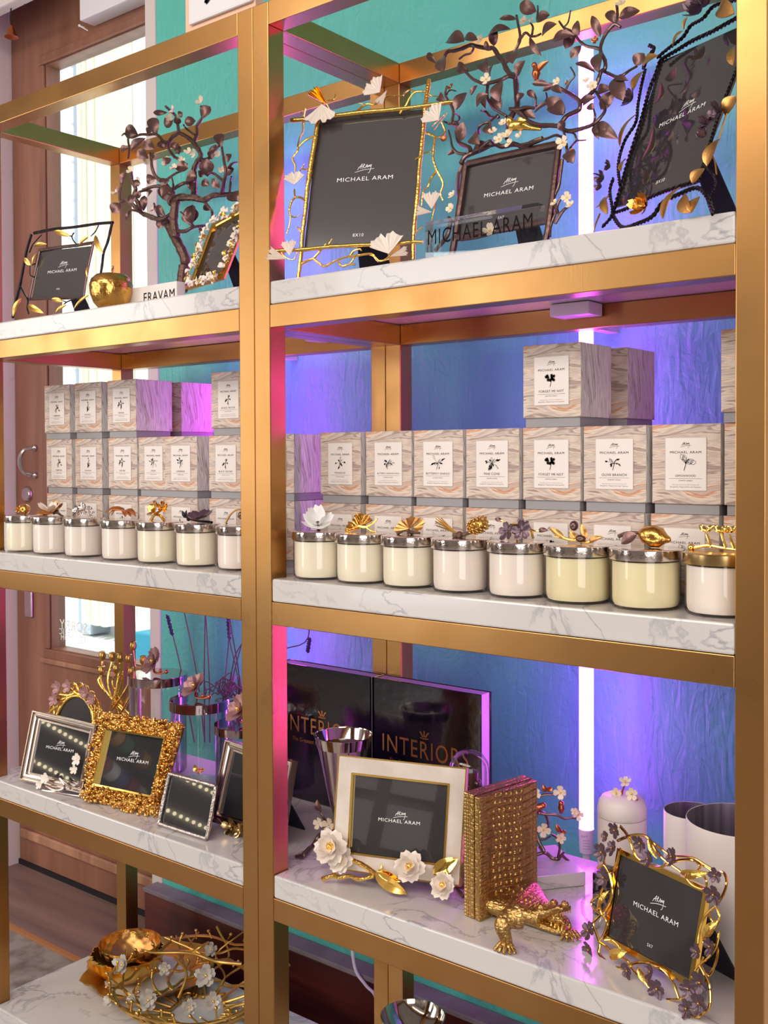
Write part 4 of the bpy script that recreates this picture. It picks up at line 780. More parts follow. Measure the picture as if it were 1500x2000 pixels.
LV4 = [(170, 260, 330, 180, 100), (240, 430, 415, 290, 110), (690, 430, 670, 250, 90), (950, 450, 850, 190, 80), (1140, 290, 1040, 140, 90), (1180, 220, 1435, 130, 110), (640, 430, 370, 490, 110), (650, 430, 520, 590, 100), (720, 560, 590, 710, 80), (940, 650, 930, 880, 120), (890, 880, 650, 770, 60), (1120, 960, 1230, 1225, 140), (1150, 960, 1290, 980, 60), (920, 1110, 1090, 1080, 90), (960, 1340, 1120, 1110, 110), (520, 1380, 300, 1200, 130), (500, 1400, 340, 1290, 150), (330, 1250, 150, 1370, 50), (890, 1530, 1165, 1690, 130),
       (880, 1530, 930, 1700, 60), (870, 1330, 800, 1290, 70), (740, 1270, 890, 1180, 80), (350, 1070, 480, 1130, 70), (350, 1040, 120, 1020, 60), (170, 1190, 60, 1110, 60), (1380, 800, 1490, 650, 120), (400, 1040, 250, 1110, 70), (520, 1560, 440, 1490, 80), (560, 1850, 620, 1990, 120)]
for cr, LVx in ((c3, LV3), (c4, LV4)):
    for x0, y0, x1, y1, wd in LVx:
        d = 0.010+random.uniform(-0.012, 0.016); a, b = PB(*cr([(x0, y0)])[0], d), PB(*cr([(x1, y1)])[0], d+random.uniform(-0.01, 0.014)); g = G()
        nn = PB.n+np.array([random.uniform(-.4, .4), 0, random.uniform(-.4, .4)]); leaf(g, a, b, nn, wd/6.25*((a-CAM)@FW)/FPX*1.4, 0.12, 0.3, 0.001, random.choice(['leaf', 'round'])); mk('leaf', g, 'bronze_leaf', t)
for cr, k, x, y, R_, mat, n_ in ((c3, 6.25, 810, 970, 75, 0, 4), (c3, 6.25, 740, 480, 60, 0, 5), (c3, 6.25, 1270, 260, 62, 0, 5), (c3, 6.25, 1360, 250, 45, 0, 4), (c3, 6.25, 1070, 1650, 85, 0, 5), (c3, 6.25, 970, 1700, 75, 0, 5), (c3, 6.25, 1090, 1750, 65, 0, 4), (c3, 6.25, 1220, 1650, 60, 0, 4), (c3, 6.25, 1020, 1500, 60, 0, 5), (c3, 6.25, 890, 1600, 60, 0, 4), (c3, 6.25, 380, 1060, 50, 1, 4), (c4, 6.25, 860, 1050, 75, 0, 5), (c4, 6.25, 785, 980, 50, 0, 4),
        (c4, 6.25, 495, 1740, 92, 0, 4), (c4, 6.25, 1210, 40, 75, 0, 5), (c4, 6.25, 890, 490, 50, 1, 4), (c4, 6.25, 430, 1000, 60, 0, 5), (c4, 6.25, 610, 1870, 60, 1, 4), (c5, 5, 215, 605, 48, 0, 4), (c5, 5, 200, 735, 55, 0, 4), (c5, 5, 1220, 680, 45, 0, 4), (c5, 5, 1335, 630, 60, 0, 4), (c5, 5, 1370, 700, 50, 0, 4), (c5, 5, 585, 955, 75, 0, 4), (c3, 6.25, 300, 1700, 50, 1, 5), (c4, 6.25, 540, 1010, 30, 1, 4)):
    c = PB(*cr([(x, y)])[0], 0.024); R = R_/k*((c-CAM)@FW)/FPX; nn = PB.n+np.array([random.uniform(-.4, .4), 0, random.uniform(-.2, .5)]); g = G(); flower(g, c, nn, R, n_, 0.35, rot=random.random()*3); fl = mk('flower', g, 'pale_petal' if not mat else 'copper', t)
    g = G(); ball(g, c+nrm(nn)*R*0.12, R*0.16, 8, 5); mk('stamen', g, 'gold_smooth', fl)
g = G(); a = PB(*c3([(1130, 1530)])[0], 0.030); b = PB(*c3([(1480, 1580)])[0], 0.022); tube(g, [a-(b-a)*0.12, a, a+(b-a)*0.35+EZ*0.002, a+(b-a)*0.6, b], [0.003, 0.0085, 0.008, 0.004, 0.002], 10); ball(g, a-(b-a)*0.1+EZ*0.007, 0.006); leaf(g, a+(b-a)*0.1, a+(b-a)*0.55+EZ*0.008+PB.n*0.006, PB.n, 0.014); mk('bird', g, 'gold', t)
g = G(); a = PB(*c4([(170, 900)])[0], 0.022); tube(g, [a+EZ*0.012, a, a-EZ*0.010], [0.004, 0.007, 0.003], 10); ball(g, a+EZ*0.014+PB.e1*-0.003, 0.0045); leaf(g, a, a+PB.e1*0.022+EZ*0.014, PB.n, 0.012, 0.1, 0.3); mk('bird', g, 'copper', t)
easel(t, PB, 0.09, 0.09, 0.03, S1)
# C --- twisted rope frame at the right
PC = Pl((0.6147, 0.1296, 1.7100), -27.45, 20.7, -3.38)
t = thing('picture_frame', (0.70, 0.12, S1), 'black twisted rope picture frame with golden leaves and dark flowers, partly behind the right post', 'picture frame')
card(t, PC, (1291, 120), (1480, 36), (1357, 357.6), (1201.6, 404.5), -0.002, 'card_mirror', ((1287, 250), (1376, 207)), (1344, 203), ('8X10', (1289, 357)))
c6 = crop(1150, 0, 4.167)
def rope(g, pl, cr, k, P, wpx, dz=0.0):
    pts = catm([pl(*q, dz) for q in cr(P)], 6); dep = (pts[0]-CAM)@FW; r = wpx/k*dep/FPX/2; Ls = np.cumsum([0]+[np.linalg.norm(b-a) for a, b in zip(pts, pts[1:])]); n = max(6, int(Ls[-1]/(r*0.55)))
    s = np.linspace(0, Ls[-1], n); Q = [np.array([np.interp(q, Ls, [p[i] for p in pts]) for i in range(3)]) for q in s]
    for ph in (0, math.pi):
        R = []
        for i, q in enumerate(Q):
            tt = nrm(Q[min(i+1, n-1)]-Q[max(i-1, 0)]); a = nrm(np.cross(tt, pl.n)); b = pl.n; an = i*0.75+ph; R.append(q+(a*math.cos(an)+b*math.sin(an))*r*0.5)
        tube(g, R, r*0.62, 6, 0)
g = G()
rope(g, PC, c6, 4.167, [(190, 1750), (250, 1560), (330, 1280), (420, 1000), (490, 740), (545, 600), (580, 490)], 34); rope(g, PC, c6, 4.167, [(580, 490), (700, 420), (850, 330), (1000, 260), (1200, 150), (1340, 80)], 34); rope(g, PC, c6, 4.167, [(190, 1740), (330, 1690), (560, 1580), (760, 1510), (900, 1470)], 30); rope(g, PC, c6, 4.167, [(900, 1480), (960, 1260), (1070, 900), (1170, 650), (1300, 300)], 30)
mk('rope_border', g, 'black_metal', t)
g = G()
rope(g, PC, c6, 4.167, [(560, 470), (640, 400), (760, 310), (830, 210), (930, 150), (1020, 50), (1200, 0)], 30, 0.010); rope(g, PC, c6, 4.167, [(440, 560), (480, 470), (530, 400), (490, 370)], 34, 0.008); rope(g, PC, c6, 4.167, [(250, 1500), (240, 1330), (290, 1150), (380, 1000), (400, 850), (430, 680), (460, 560)], 28, 0.010); rope(g, PC, c6, 4.167, [(110, 1850), (190, 1740), (170, 1560), (200, 1450)], 28, 0.008)
rope(g, PC, c6, 4.167, [(190, 1750), (270, 1850), (400, 1820), (520, 1760), (600, 1650), (740, 1580), (880, 1530), (960, 1600), (1010, 1710), (1015, 1745)], 34, 0.006); rope(g, PC, c6, 4.167, [(980, 1640), (1030, 1500), (1010, 1420), (930, 1340)], 22, 0.008)
mk('vine', g, 'black_metal', t)
for tw in ((16, 10, [(90, 1740), (50, 1840), (30, 1930)]), (14, 10, [(170, 1580), (120, 1640), (60, 1690)]), (16, 12, [(1060, 1130), (1110, 960), (1180, 800)], 0.01), (14, 12, [(1040, 1420), (1020, 1300), (950, 1180)], 0.01)): g = G(); twigs(g, PC, c6, [tw], 4.167, 0.006, 0.003); mk('thin_stem', g, 'gold_satin', t)
for x0, y0, x1, y1, wd in ((680, 390, 760, 250, 70), (770, 240, 800, 140, 34), (560, 450, 440, 530, 80), (1060, 60, 1180, 110, 110), (380, 930, 250, 1190, 60), (440, 580, 360, 730, 70), (300, 1290, 260, 1390, 55), (1180, 380, 1170, 530, 60), (1110, 940, 1190, 780, 110), (1060, 1130, 960, 1350, 95), (940, 1370, 840, 1490, 95), (740, 1520, 600, 1780, 100), (770, 1590, 820, 1730, 100), (900, 1600, 830, 1730, 100), (130, 1600, 150, 1740, 60), (490, 1590, 400, 1700, 60)):
    a, b = PC(*c6([(x0, y0)])[0], 0.016), PC(*c6([(x1, y1)])[0], 0.020); g = G(); leaf(g, a, b, PC.n+np.array([random.uniform(-.3, .3), 0, random.uniform(-.2, .3)]), 1.3*wd/4.167*((a-CAM)@FW)/FPX, 0.12, 0.25, 0.001, 'round'); mk('leaf', g, 'gold_leaf', t)
for x, y, R_, mt in ((900, 100, 105, 'dark_petal'), (960, 40, 80, 'dark_petal'), (350, 810, 75, 'dark_petal'), (970, 1010, 70, 'dark_petal'), (1050, 930, 75, 'dark_petal'), (950, 1100, 60, 'dark_petal'), (120, 1450, 65, 'dark_petal'), (170, 1360, 50, 'dark_petal'), (100, 1520, 45, 'dark_petal'), (460, 1680, 95, 'gold_deep')):
    c = PC(*c6([(x, y)])[0], 0.024); R = R_/4.167*((c-CAM)@FW)/FPX; nn = PC.n+np.array([random.uniform(-.8, .3), 0, random.uniform(-.3, .6)]); g = G(); flower(g, c, nn, R*1.15, 5, 0.7, W=R*0.9, rot=random.random()*3); flower(g, c, nn, R*0.7, 4, 1.4, W=R*0.6, rot=random.random()*3); mk('flower', g, mt, t)
easel(t, PC, 0.10, 0.12, 0.03, S1, 'velvet')
# acrylic sign in front of B
ya = 0.022; a = atY(830, 470, ya); b = atY(1050, 395, ya); xb = b[0]; thk = 0.022
t = thing('sign_block', ((a[0]+xb)/2, ya, S1), 'clear acrylic sign block with black lettering in front of the dark tree frame', 'sign')
g = G(); box(g, (a[0], ya, S1+0.0005), (xb, ya+thk, b[2])); mk('acrylic_block', g, 'acrylic', t, smooth=False, bevel=0.0008)
p0, p1 = atY(836, 473, ya-0.0015), atY(1040, 452, ya-0.0015); g = G(); c = (p0+p1)/2; c[2] = p0[2]*0.5+p1[2]*0.5; zc = S1+0.012; c[2] = max(c[2], zc); text(g, 'MICHAEL ARAM', c, EX, EZ, (p1-p0)[0], 0, 1.35); mk('lettering', g, 'ink_black', t, smooth=False)
# L --- dark twig frame with gold leaves
CAMV = lambda o, s: CAM+(np.array(o)-CAM)*s
PG = Pl(CAMV((-1.019, 0.2207, 1.7462), 0.872), 8.86, 11.33, -3.27)
t = thing('picture_frame', PG(100, 620)*np.array([1, 1, 0])+EZ*S1, 'small black twig picture frame with golden leaves on the upper left shelf', 'picture frame')
card(t, PG, (80, 491), (180, 480.6), (161, 581), (63, 581), -0.002, 'card_black', ((93, 534.5), (149, 529)), (124, 515), ('4X6', (113, 566)))
cg = crop(10, 420, 6.52); g = G()
twigs(g, PG, cg, [(40, 36, [(370, 230), (620, 180), (870, 155), (1180, 110), (1375, 95)]), (36, 36, [(335, 245), (270, 470), (190, 890), (130, 1120), (95, 1310)]), (36, 32, [(1365, 85), (1310, 330), (1255, 480), (1235, 640), (1200, 830), (1130, 1100)])], 6.52, 0.0, 0, 0.10); mk('outer_twig_border', g, 'black_metal', t)
g = G()
twigs(g, PG, cg, [(46, 40, [(440, 450), (700, 410), (880, 390), (1130, 350)]), (46, 40, [(440, 450), (400, 640), (350, 850), (305, 1080)]), (40, 40, [(305, 1070), (640, 1060), (990, 1050)]), (36, 30, [(1125, 350), (1080, 560), (1040, 760), (1000, 1040)])], 6.52, 0.0, 0, 0.08); mk('inner_border', g, 'bronze', t)
g = G()
twigs(g, PG, cg, [(18, 14, [(310, 480), (360, 370), (470, 250)]), (18, 14, [(875, 225), (850, 280), (880, 340), (910, 370)]), (16, 12, [(850, 270), (800, 260)]), (18, 14, [(1190, 130), (1150, 210), (1090, 270)]), (18, 14, [(320, 640), (320, 760), (370, 790)]), (18, 14, [(380, 620), (345, 640)]), (26, 20, [(200, 910), (250, 1010), (290, 1090), (280, 1180), (300, 1260)]), (16, 12, [(190, 950), (170, 1050)]), (18, 14, [(900, 1070), (780, 1110), (700, 1200), (640, 1240)]), (16, 12, [(780, 1110), (740, 1090)])], 6.52, 0.004, 0.003); mk('twig', g, 'black_metal', t)
for x0, y0, x1, y1, wd in ((820, 265, 620, 205, 70), (1060, 275, 940, 380, 50), (1145, 260, 1245, 490, 80), (370, 395, 530, 370, 60), (410, 480, 340, 630, 40), (325, 640, 240, 540, 60), (205, 1060, 100, 1290, 85), (285, 1150, 490, 1250, 80), (740, 1100, 590, 1070, 60), (780, 1140, 640, 1240, 50), (1070, 1010, 870, 1200, 40), (1060, 640, 1045, 790, 40)):
    a, b = PG(*cg([(x0, y0)])[0], 0.006), PG(*cg([(x1, y1)])[0], 0.009); g = G(); leaf(g, a, b, PG.n, wd/6.52*((a-CAM)@FW)/FPX, 0.08, 0.25, 0.001, 'leaf'); mk('leaf', g, 'gold_satin', t)
easel(t, PG, 0.08, 0.07, 0.028, S1)
# golden apple
xa, ya = atY(218, 560, 0.05)[0], 0.05
pa = np.array([xa, ya, S1]); ra = 42*((pa-CAM)@FW)/FPX*0.98
t = thing('golden_apple', pa, 'shiny hammered golden apple between the twig frame and the white sign block', 'decoration')
g = G(); f = lambda a, z: 1+0.02*math.cos(5*a)
k = ra/0.043
lathe(g, [(r*k, z*k) for r, z in ((0, 0.001), (0.012, 0.0005), (0.024, 0.003), (0.036, 0.016), (0.0425, 0.034), (0.043, 0.045))], pa, 40, wob=f); mk('apple_bowl', g, 'gold_deep', t)
g = G(); lathe(g, [(r*k, z*k) for r, z in ((0.043, 0.0455), (0.0435, 0.052), (0.040, 0.064), (0.030, 0.073), (0.018, 0.074), (0.008, 0.069), (0, 0.064))], pa, 40, wob=f); mk('apple_lid', g, 'gold_deep', t)
g = G(); tube(g, [pa+np.array([0, 0, 0.064*k]), pa+np.array([0.002, 0, 0.078*k]), pa+np.array([0.006, 0, 0.09*k])], [0.0022, 0.0032]); mk('stem', g, 'gold', t)
# white acrylic block
yb_ = 0.075; a = atY(258, 553, yb_); b = atY(345, 541, yb_); zt_ = S1+0.046
t = thing('sign_block', ((a[0]+b[0])/2, yb_, S1), 'frosted white sign block with black lettering in front of the bonsai trunk', 'sign')
xe = b[0]; g = G(); box(g, (a[0]-0.03, yb_, S1+0.0004), (xe, yb_+0.022, zt_)); mk('acrylic_block', g, 'label_paper', t, smooth=False, bevel=0.001)
g = G(); p0, p1 = atY(281, 560, yb_), atY(341, 548, yb_); text(g, 'ERAVAM', np.array([(p0[0]+p1[0])/2, yb_-0.0006, S1+0.013]), EX, EZ, p1[0]-p0[0], 0, 1.15); mk('lettering', g, 'ink_black', t, smooth=False)
# bonsai
PT = Pl((atY(357, 560, 0.2)[0], 0.2, S1), 22, 0, 0)
ct = crop(200, 190, 5.357)
t = thing('bonsai_sculpture', PT.o, 'dark bronze bonsai tree sculpture with a curved trunk on the upper left shelf', 'sculpture')
g = G()
twigs(g, PT, ct, [(120, 90, [(835, 2010), (835, 1930), (850, 1800), (870, 1700), (810, 1560), (745, 1440), (690, 1330), (640, 1280)]), (100, 80, [(770, 1460), (755, 1380), (745, 1250), (760, 1120), (740, 1040)]), (86, 46, [(760, 1110), (800, 1050), (900, 1050), (960, 1050), (1060, 1075), (1150, 1030), (1250, 1020), (1420, 1010)]), (60, 34, [(650, 1290), (560, 1270), (480, 1240), (400, 1200), (370, 1100), (330, 1030), (350, 960), (310, 880), (300, 780)]), (30, 20, [(400, 1200), (300, 1180), (270, 1220)]), (46, 34, [(560, 1275), (650, 1260), (730, 1210)]), (44, 26, [(380, 1180), (260, 1080), (190, 1090), (180, 1010), (200, 900)])], 5.357, 0, 0.03, 0.14)
mk('trunk', g, 'bark', t)
g = G()
twigs(g, PT, ct, [(60, 30, [(770, 1120), (700, 1100), (740, 1000), (680, 950), (560, 930), (420, 970)]), (50, 26, [(740, 1000), (650, 900), (560, 830), (520, 740), (510, 640), (500, 580)]), (66, 40, [(960, 1050), (960, 950), (960, 850), (960, 750), (1000, 660), (1030, 600), (960, 480), (880, 410), (800, 370)]), (44, 26, [(800, 370), (720, 430), (690, 520), (740, 610), (800, 650), (880, 700)]), (36, 20, [(690, 470), (640, 460), (570, 390), (480, 390), (400, 390), (320, 420), (270, 430), (280, 540), (270, 640)]), (40, 26, [(1000, 660), (1110, 640), (1180, 550), (1220, 510)]), (40, 24, [(960, 460), (990, 380), (990, 300), (1040, 220), (1060, 160), (1030, 90)]), (26, 20, [(960, 390), (880, 330), (850, 290)]),
    (40, 26, [(800, 370), (790, 300), (770, 200), (700, 130), (660, 95)]), (46, 26, [(1250, 1020), (1270, 900), (1290, 780), (1270, 650), (1250, 520)]), (30, 20, [(1290, 780), (1350, 700), (1410, 680)]), (34, 24, [(1270, 880), (1170, 800), (1110, 800)]), (34, 20, [(1050, 1080), (1110, 1140), (1150, 1210), (1130, 1290)]), (44, 26, [(780, 1400), (870, 1400), (950, 1360), (1100, 1340)]), (34, 20, [(950, 1350), (870, 1240), (820, 1200)]), (40, 28, [(740, 960), (850, 900), (960, 880)]), (24, 16, [(270, 430), (235, 380), (205, 400)]), (24, 16, [(740, 1010), (740, 900), (720, 820)]), (30, 20, [(600, 1260), (560, 1180), (540, 1110)]), (30, 20, [(340, 1010), (420, 980), (500, 980)]), (30, 20, [(660, 870), (760, 800), (860, 760)]), (26, 20, [(1330, 1000), (1340, 900), (1350, 830)])], 5.357, 0, 0.06, 0.12)
mk('branches', g, 'bark', t)
TL_ = [(370, 390, 270, 330, 90), (560, 400, 530, 250, 90), (480, 390, 510, 330, 60), (650, 300, 720, 250, 80), (680, 160, 560, 160, 40), (740, 470, 760, 520, 70), (545, 540, 460, 480, 80), (480, 640, 390, 570, 80), (1240, 520, 1220, 410, 80), (1040, 220, 1110, 120, 90), (860, 260, 950, 250, 70), (1100, 830, 1090, 680, 110), (1310, 680, 1340, 610, 70), (1300, 820, 1360, 760, 90), (200, 920, 240, 810, 60), (190, 1110, 120, 1190, 90), (270, 1090, 330, 1050, 60), (430, 1190, 440, 1060, 60), (290, 1200, 260, 1270, 40), (560, 1330, 640, 1320, 70), (660, 1250, 580, 1160, 60), (620, 1040, 700, 960, 110),
       (700, 950, 640, 1040, 110), (930, 1350, 940, 1170, 110), (900, 1330, 960, 1200, 90), (930, 1330, 850, 1260, 40), (1060, 1130, 1110, 1170, 50), (960, 900, 900, 920, 110), (1150, 850, 1210, 930, 60), (1040, 880, 1100, 910, 60), (560, 850, 480, 860, 70), (520, 980, 490, 1010, 60), (700, 870, 620, 890, 60), (650, 540, 620, 470, 80), (720, 640, 670, 690, 90), (760, 740, 870, 740, 90), (1180, 560, 1130, 620, 60), (1180, 560, 1150, 520, 70), (770, 190, 800, 260, 60), (800, 200, 830, 170, 50), (450, 430, 330, 520, 70), (270, 520, 210, 560, 60), (1340, 1010, 1400, 1070, 110), (370, 860, 350, 920, 60), (380, 1060, 370, 1000, 60), (800, 600, 790, 520, 50), (580, 640, 530, 600, 50), (880, 850, 960, 830, 90), (1000, 790, 1050, 800, 50), (1010, 1350, 1060, 1420, 40)]
for x0, y0, x1, y1, wd in TL_:
    d = random.uniform(-0.035, 0.035); a, b = PT(*ct([(x0, y0)])[0], d), PT(*ct([(x1, y1)])[0], d+random.uniform(-.01, .01)); g = G(); leaf(g, a, a+(b-a)*1.25, PT.n+np.array([random.uniform(-.6, .6), 0, random.uniform(-.5, .5)]), 1.45*wd/5.357*((a-CAM)@FW)/FPX, 0.12, 0.3, 0.001, 'round'); mk('leaf', g, 'bronze_leaf', t)
for x, y, R_ in ((1025, 55, 55), (740, 150, 50), (700, 220, 45), (300, 770, 50), (150, 1000, 50), (380, 870, 40), (530, 1180, 45), (470, 690, 45), (690, 690, 65), (760, 740, 50), (960, 590, 50), (1250, 760, 40), (900, 570, 45), (1210, 600, 40), (1040, 1400, 30), (830, 660, 40)):
    c = PT(*ct([(x, y)])[0], random.uniform(0.0, 0.03)); R = R_/5.357*((c-CAM)@FW)/FPX; g = G(); flower(g, c, PT.n+np.array([random.uniform(-.5, .5), 0, random.uniform(-.1, .8)]), R, 4, 0.6, rot=random.random()*3); mk('flower', g, 'pale_petal', t)
# H --- frame crusted with white flowers
PH = Pl((-0.2503, 0.0801, 1.6856), -8.64, 27.43, 7.48)
t = thing('picture_frame', PH(410, 570)*np.array([1, 1, 0])+EZ*S1, 'leaning picture frame crusted with white and gold petals, beside the middle posts', 'picture frame')
card(t, PH, (417.5, 446.5), (480, 412), (432, 534), (380, 548), -0.002, 'card_mirror')
QH = [np.array(PH.at(PH(*p))) for p in ((380, 548), (432, 534), (480, 412), (417.5, 446.5))]
g = G(); ringframe(g, PH, QH, [(0.0, -0.004), (0.0, 0.002), (0.0025, 0.004), (0.004, 0.002), (0.004, -0.004)]); mk('gold_rim', g, 'gold_smooth', t, smooth=False)
g = G(); ringframe(g, PH, QH, [(0.004, -0.004), (0.004, 0.0), (0.016, 0.0), (0.016, -0.004)]); mk('backing_border', g, 'gold_satin', t, smooth=False)
gw, gg = G(), G()
for i in range(150):
    e = random.randrange(4); q = QH[e]+(QH[(e+1) % 4]-QH[e])*random.random(); d = QH[(e+1) % 4]-QH[e]; out = np.array([d[1], -d[0]]); out /= np.linalg.norm(out); q = q+out*random.uniform(0.005, 0.020)
    p = PH.uv(q[0], q[1], random.uniform(0.002, 0.008))
    if p[2] < S1+0.004: continue
    an = random.random()*6.28; dr = PH.e1*math.cos(an)+PH.e2*math.sin(an)+PH.n*0.5; G_ = gg if i % 4 == 0 else gw; e_ = p+nrm(dr)*random.uniform(0.010, 0.016)
    if e_[2] < S1+0.002: continue
    leaf(G_, p, e_, PH.n, random.uniform(0.008, 0.012), 0.2, 0.4, 0.0012, 'round')
mk('white_petals', gw, 'white_petal', t)['kind'] = 'stuff'; mk('gold_petals', gg, 'gold', t)['kind'] = 'stuff'
easel(t, PH, 0.05, 0.08, 0.03, S1)
# ------------------------------------------------------------------ third shelf, right
PE = Pl((0.134, 0.0422, 0.6395), 15.5, 15.11, 0.85)
t = thing('picture_frame', PE(780, 1745)*np.array([1, 1, 0])+EZ*S3, 'cream enamel picture frame with gold edges and white gardenia flowers along its foot', 'picture frame')
card(t, PE, (692, 1513), (877, 1534), (868, 1687), (684.6, 1663.5), 0.001, 'card_mirror', ((739, 1603), (820, 1612)), (782, 1591))
QE = [np.array(PE.at(PE(*p))) for p in ((684.6, 1663.5), (868, 1687), (877, 1534), (692, 1513))]
g = G(); ringframe(g, PE, QE, [(0.003, -0.004), (0.003, 0.006), (0.029, 0.006), (0.029, -0.004)]); mk('enamel_border', g, 'enamel', t, smooth=False, bevel=0.001)
g = G(); ringframe(g, PE, QE, [(0.0, -0.004), (0.0, 0.0075), (0.003, 0.0075), (0.003, -0.004)]); mk('inner_gold_rim', g, 'gold_smooth', t, smooth=False)
g = G(); ringframe(g, PE, QE, [(0.029, -0.005), (0.029, 0.0068), (0.031, 0.0068), (0.031, -0.005)]); mk('outer_gold_rim', g, 'gold_smooth', t, smooth=False)
ce = crop(590, 1460, 4.545)
def bigflower(t, pl, cr, k, x, y, R_, mat, lay=3, d=0.016, cen='gold', nx=0, nz=0.2):
    c = pl(*cr([(x, y)])[0], d); R = R_/k*((c-CAM)@FW)/FPX; nn = nrm(pl.n+np.array([nx, 0, nz])); g = G()
    for j in range(lay): flower(g, c+nn*R*0.10*j, nn, R*(1-0.24*j), 6 if j == 0 else 5, 0.25+0.4*j, W=R*0.80*(1-0.16*j), rot=j*0.6+random.random()*0.3, th=0.0014, shape=0.95)
    f_ = mk('flower', g, mat, t)
    g = G(); ball(g, c+nn*R*0.28, R*0.20, 12, 7)
    for i in range(8): a = i*0.785; u = PE.e1*math.cos(a)+PE.e2*math.sin(a); tube(g, [c+nn*R*0.25, c+nn*R*0.34+u*R*0.22], 0.0012, 5)
    mk('flower_centre', g, cen, f_); return f_
for x, y, R_, l_ in ((345, 1000, 130, 2), (265, 885, 165, 3), (965, 1060, 150, 3), (1255, 1225, 125, 3)): bigflower(t, PE, ce, 4.545, x, y, R_, 'white_petal', l_, 0.022 if y != 1000 else 0.014)
g = G(); twigs(g, PE, ce, [(44, 34, [(180, 1170), (270, 1140), (340, 1155), (420, 1140), (510, 1170), (640, 1140)]), (40, 36, [(400, 980), (500, 1020), (570, 1060), (640, 1110), (700, 1160)]), (34, 30, [(300, 1085), (270, 1140)]), (24, 18, [(700, 1100), (705, 1040)])], 4.545, 0.010, 0.0); mk('twig', g, 'gold', t)
for x0, y0, x1, y1, wd, f_ in ((650, 1110, 935, 1300, 120, .5), (670, 1090, 880, 1190, 80, .3), (1165, 1125, 1385, 985, 140, .3)):
    a, b = PE(*ce([(x0, y0)])[0], 0.014), PE(*ce([(x1, y1)])[0], 0.014); g = G(); leaf(g, a, b, PE.n, wd/4.545*((a-CAM)@FW)/FPX, 0.1, f_, 0.0014, 'leaf', 0.04); mk('leaf', g, 'gold_smooth', t)
easel(t, PE, 0.11, 0.09, 0.03, S3)
# orchid frame
PN = Pl((0.6283, 0.0926, 0.6515), -23.46, 12.04, 1.91)
t = thing('picture_frame', PN(1330, 1990)*np.array([1, 1, 0])+EZ*S3, 'gold vine picture frame dotted with dark purple blossoms in the lower right corner', 'picture frame')
cn = crop(1130, 1580, 4.839)
q4 = cn([(405, 430), (1190, 790), (1055, 1620), (285, 1200)])
card(t, PN, *q4, 0.001, 'card_mirror', ((1237, 1768), (1324, 1811)), (1286, 1760), ('5X7', (1269, 1850)))
QN = [np.array(PN.at(PN(*p))) for p in (q4[3], q4[2], q4[1], q4[0])]
g = G(); ringframe(g, PN, QN, [(0.0, -0.004), (0.0, 0.003), (0.0075, 0.003), (0.0075, -0.004)]); mk('inner_border', g, 'gold_smooth', t, smooth=False)
g = G()
twigs(g, PN, cn, [(30, 26, [(390, 370), (380, 440), (350, 540), (290, 600), (240, 500), (250, 420)]), (30, 24, [(370, 300), (440, 270), (540, 245), (650, 265), (720, 370), (790, 460), (880, 530), (950, 580), (1010, 620), (1100, 600), (1230, 610)]), (28, 22, [(390, 160), (450, 230), (500, 330), (520, 400), (570, 470), (680, 540), (780, 550), (830, 520)]), (26, 22, [(650, 270), (760, 360), (880, 440), (1010, 450), (1100, 470), (1200, 530), (1300, 590)]),
    (26, 22, [(830, 530), (930, 490), (1050, 480), (1150, 510), (1290, 600), (1370, 600), (1400, 690), (1370, 800), (1310, 900), (1230, 970), (1170, 1060), (1140, 1180), (1130, 1270)]), (24, 20, [(1020, 650), (1080, 720), (1190, 760), (1210, 690), (1180, 620)]), (24, 20, [(1090, 480), (1150, 540), (1120, 590)]), (26, 22, [(1290, 900), (1330, 1000), (1310, 1080), (1240, 1190), (1180, 1260), (1300, 1290), (1310, 1400), (1260, 1540), (1220, 1570), (1160, 1480), (1180, 1400)]), (26, 22, [(1330, 1160), (1300, 1300), (1230, 1400), (1120, 1500), (1070, 1590)]), (24, 20, [(1230, 980), (1270, 1060), (1330, 1060)]),
    (30, 26, [(1150, 1480), (1210, 1600), (1240, 1700), (1240, 1850), (1200, 1920), (1110, 1970), (1060, 1950)]), (26, 20, [(1100, 1600), (1180, 1660), (1210, 1590)]), (30, 24, [(290, 610), (320, 750), (310, 850), (250, 960), (190, 1020), (140, 1080), (170, 1180), (200, 1280), (190, 1360), (240, 1420), (330, 1490), (420, 1500), (520, 1460), (620, 1450), (720, 1480), (820, 1540), (900, 1660), (950, 1790)]), (26, 20, [(230, 800), (170, 830), (120, 880), (150, 950), (220, 1000), (270, 1080), (240, 1180), (190, 1260)]), (24, 20, [(290, 610), (240, 720), (200, 830), (210, 960), (250, 1040)]), (24, 18, [(180, 560), (240, 530), (290, 600)]),
    (24, 20, [(250, 1240), (320, 1240), (390, 1310), (380, 1400)]), (22, 18, [(200, 1260), (260, 1300), (340, 1370), (460, 1430), (500, 1500), (600, 1610), (680, 1700), (780, 1790), (880, 1800), (980, 1790), (1050, 1740)]), (22, 18, [(560, 1500), (640, 1590), (700, 1680), (780, 1800)]), (22, 18, [(880, 1800), (950, 1800), (1000, 1760)])], 4.839, 0.006, 0.004, 0.05)
mk('vine_border', g, 'gold_smooth', t)
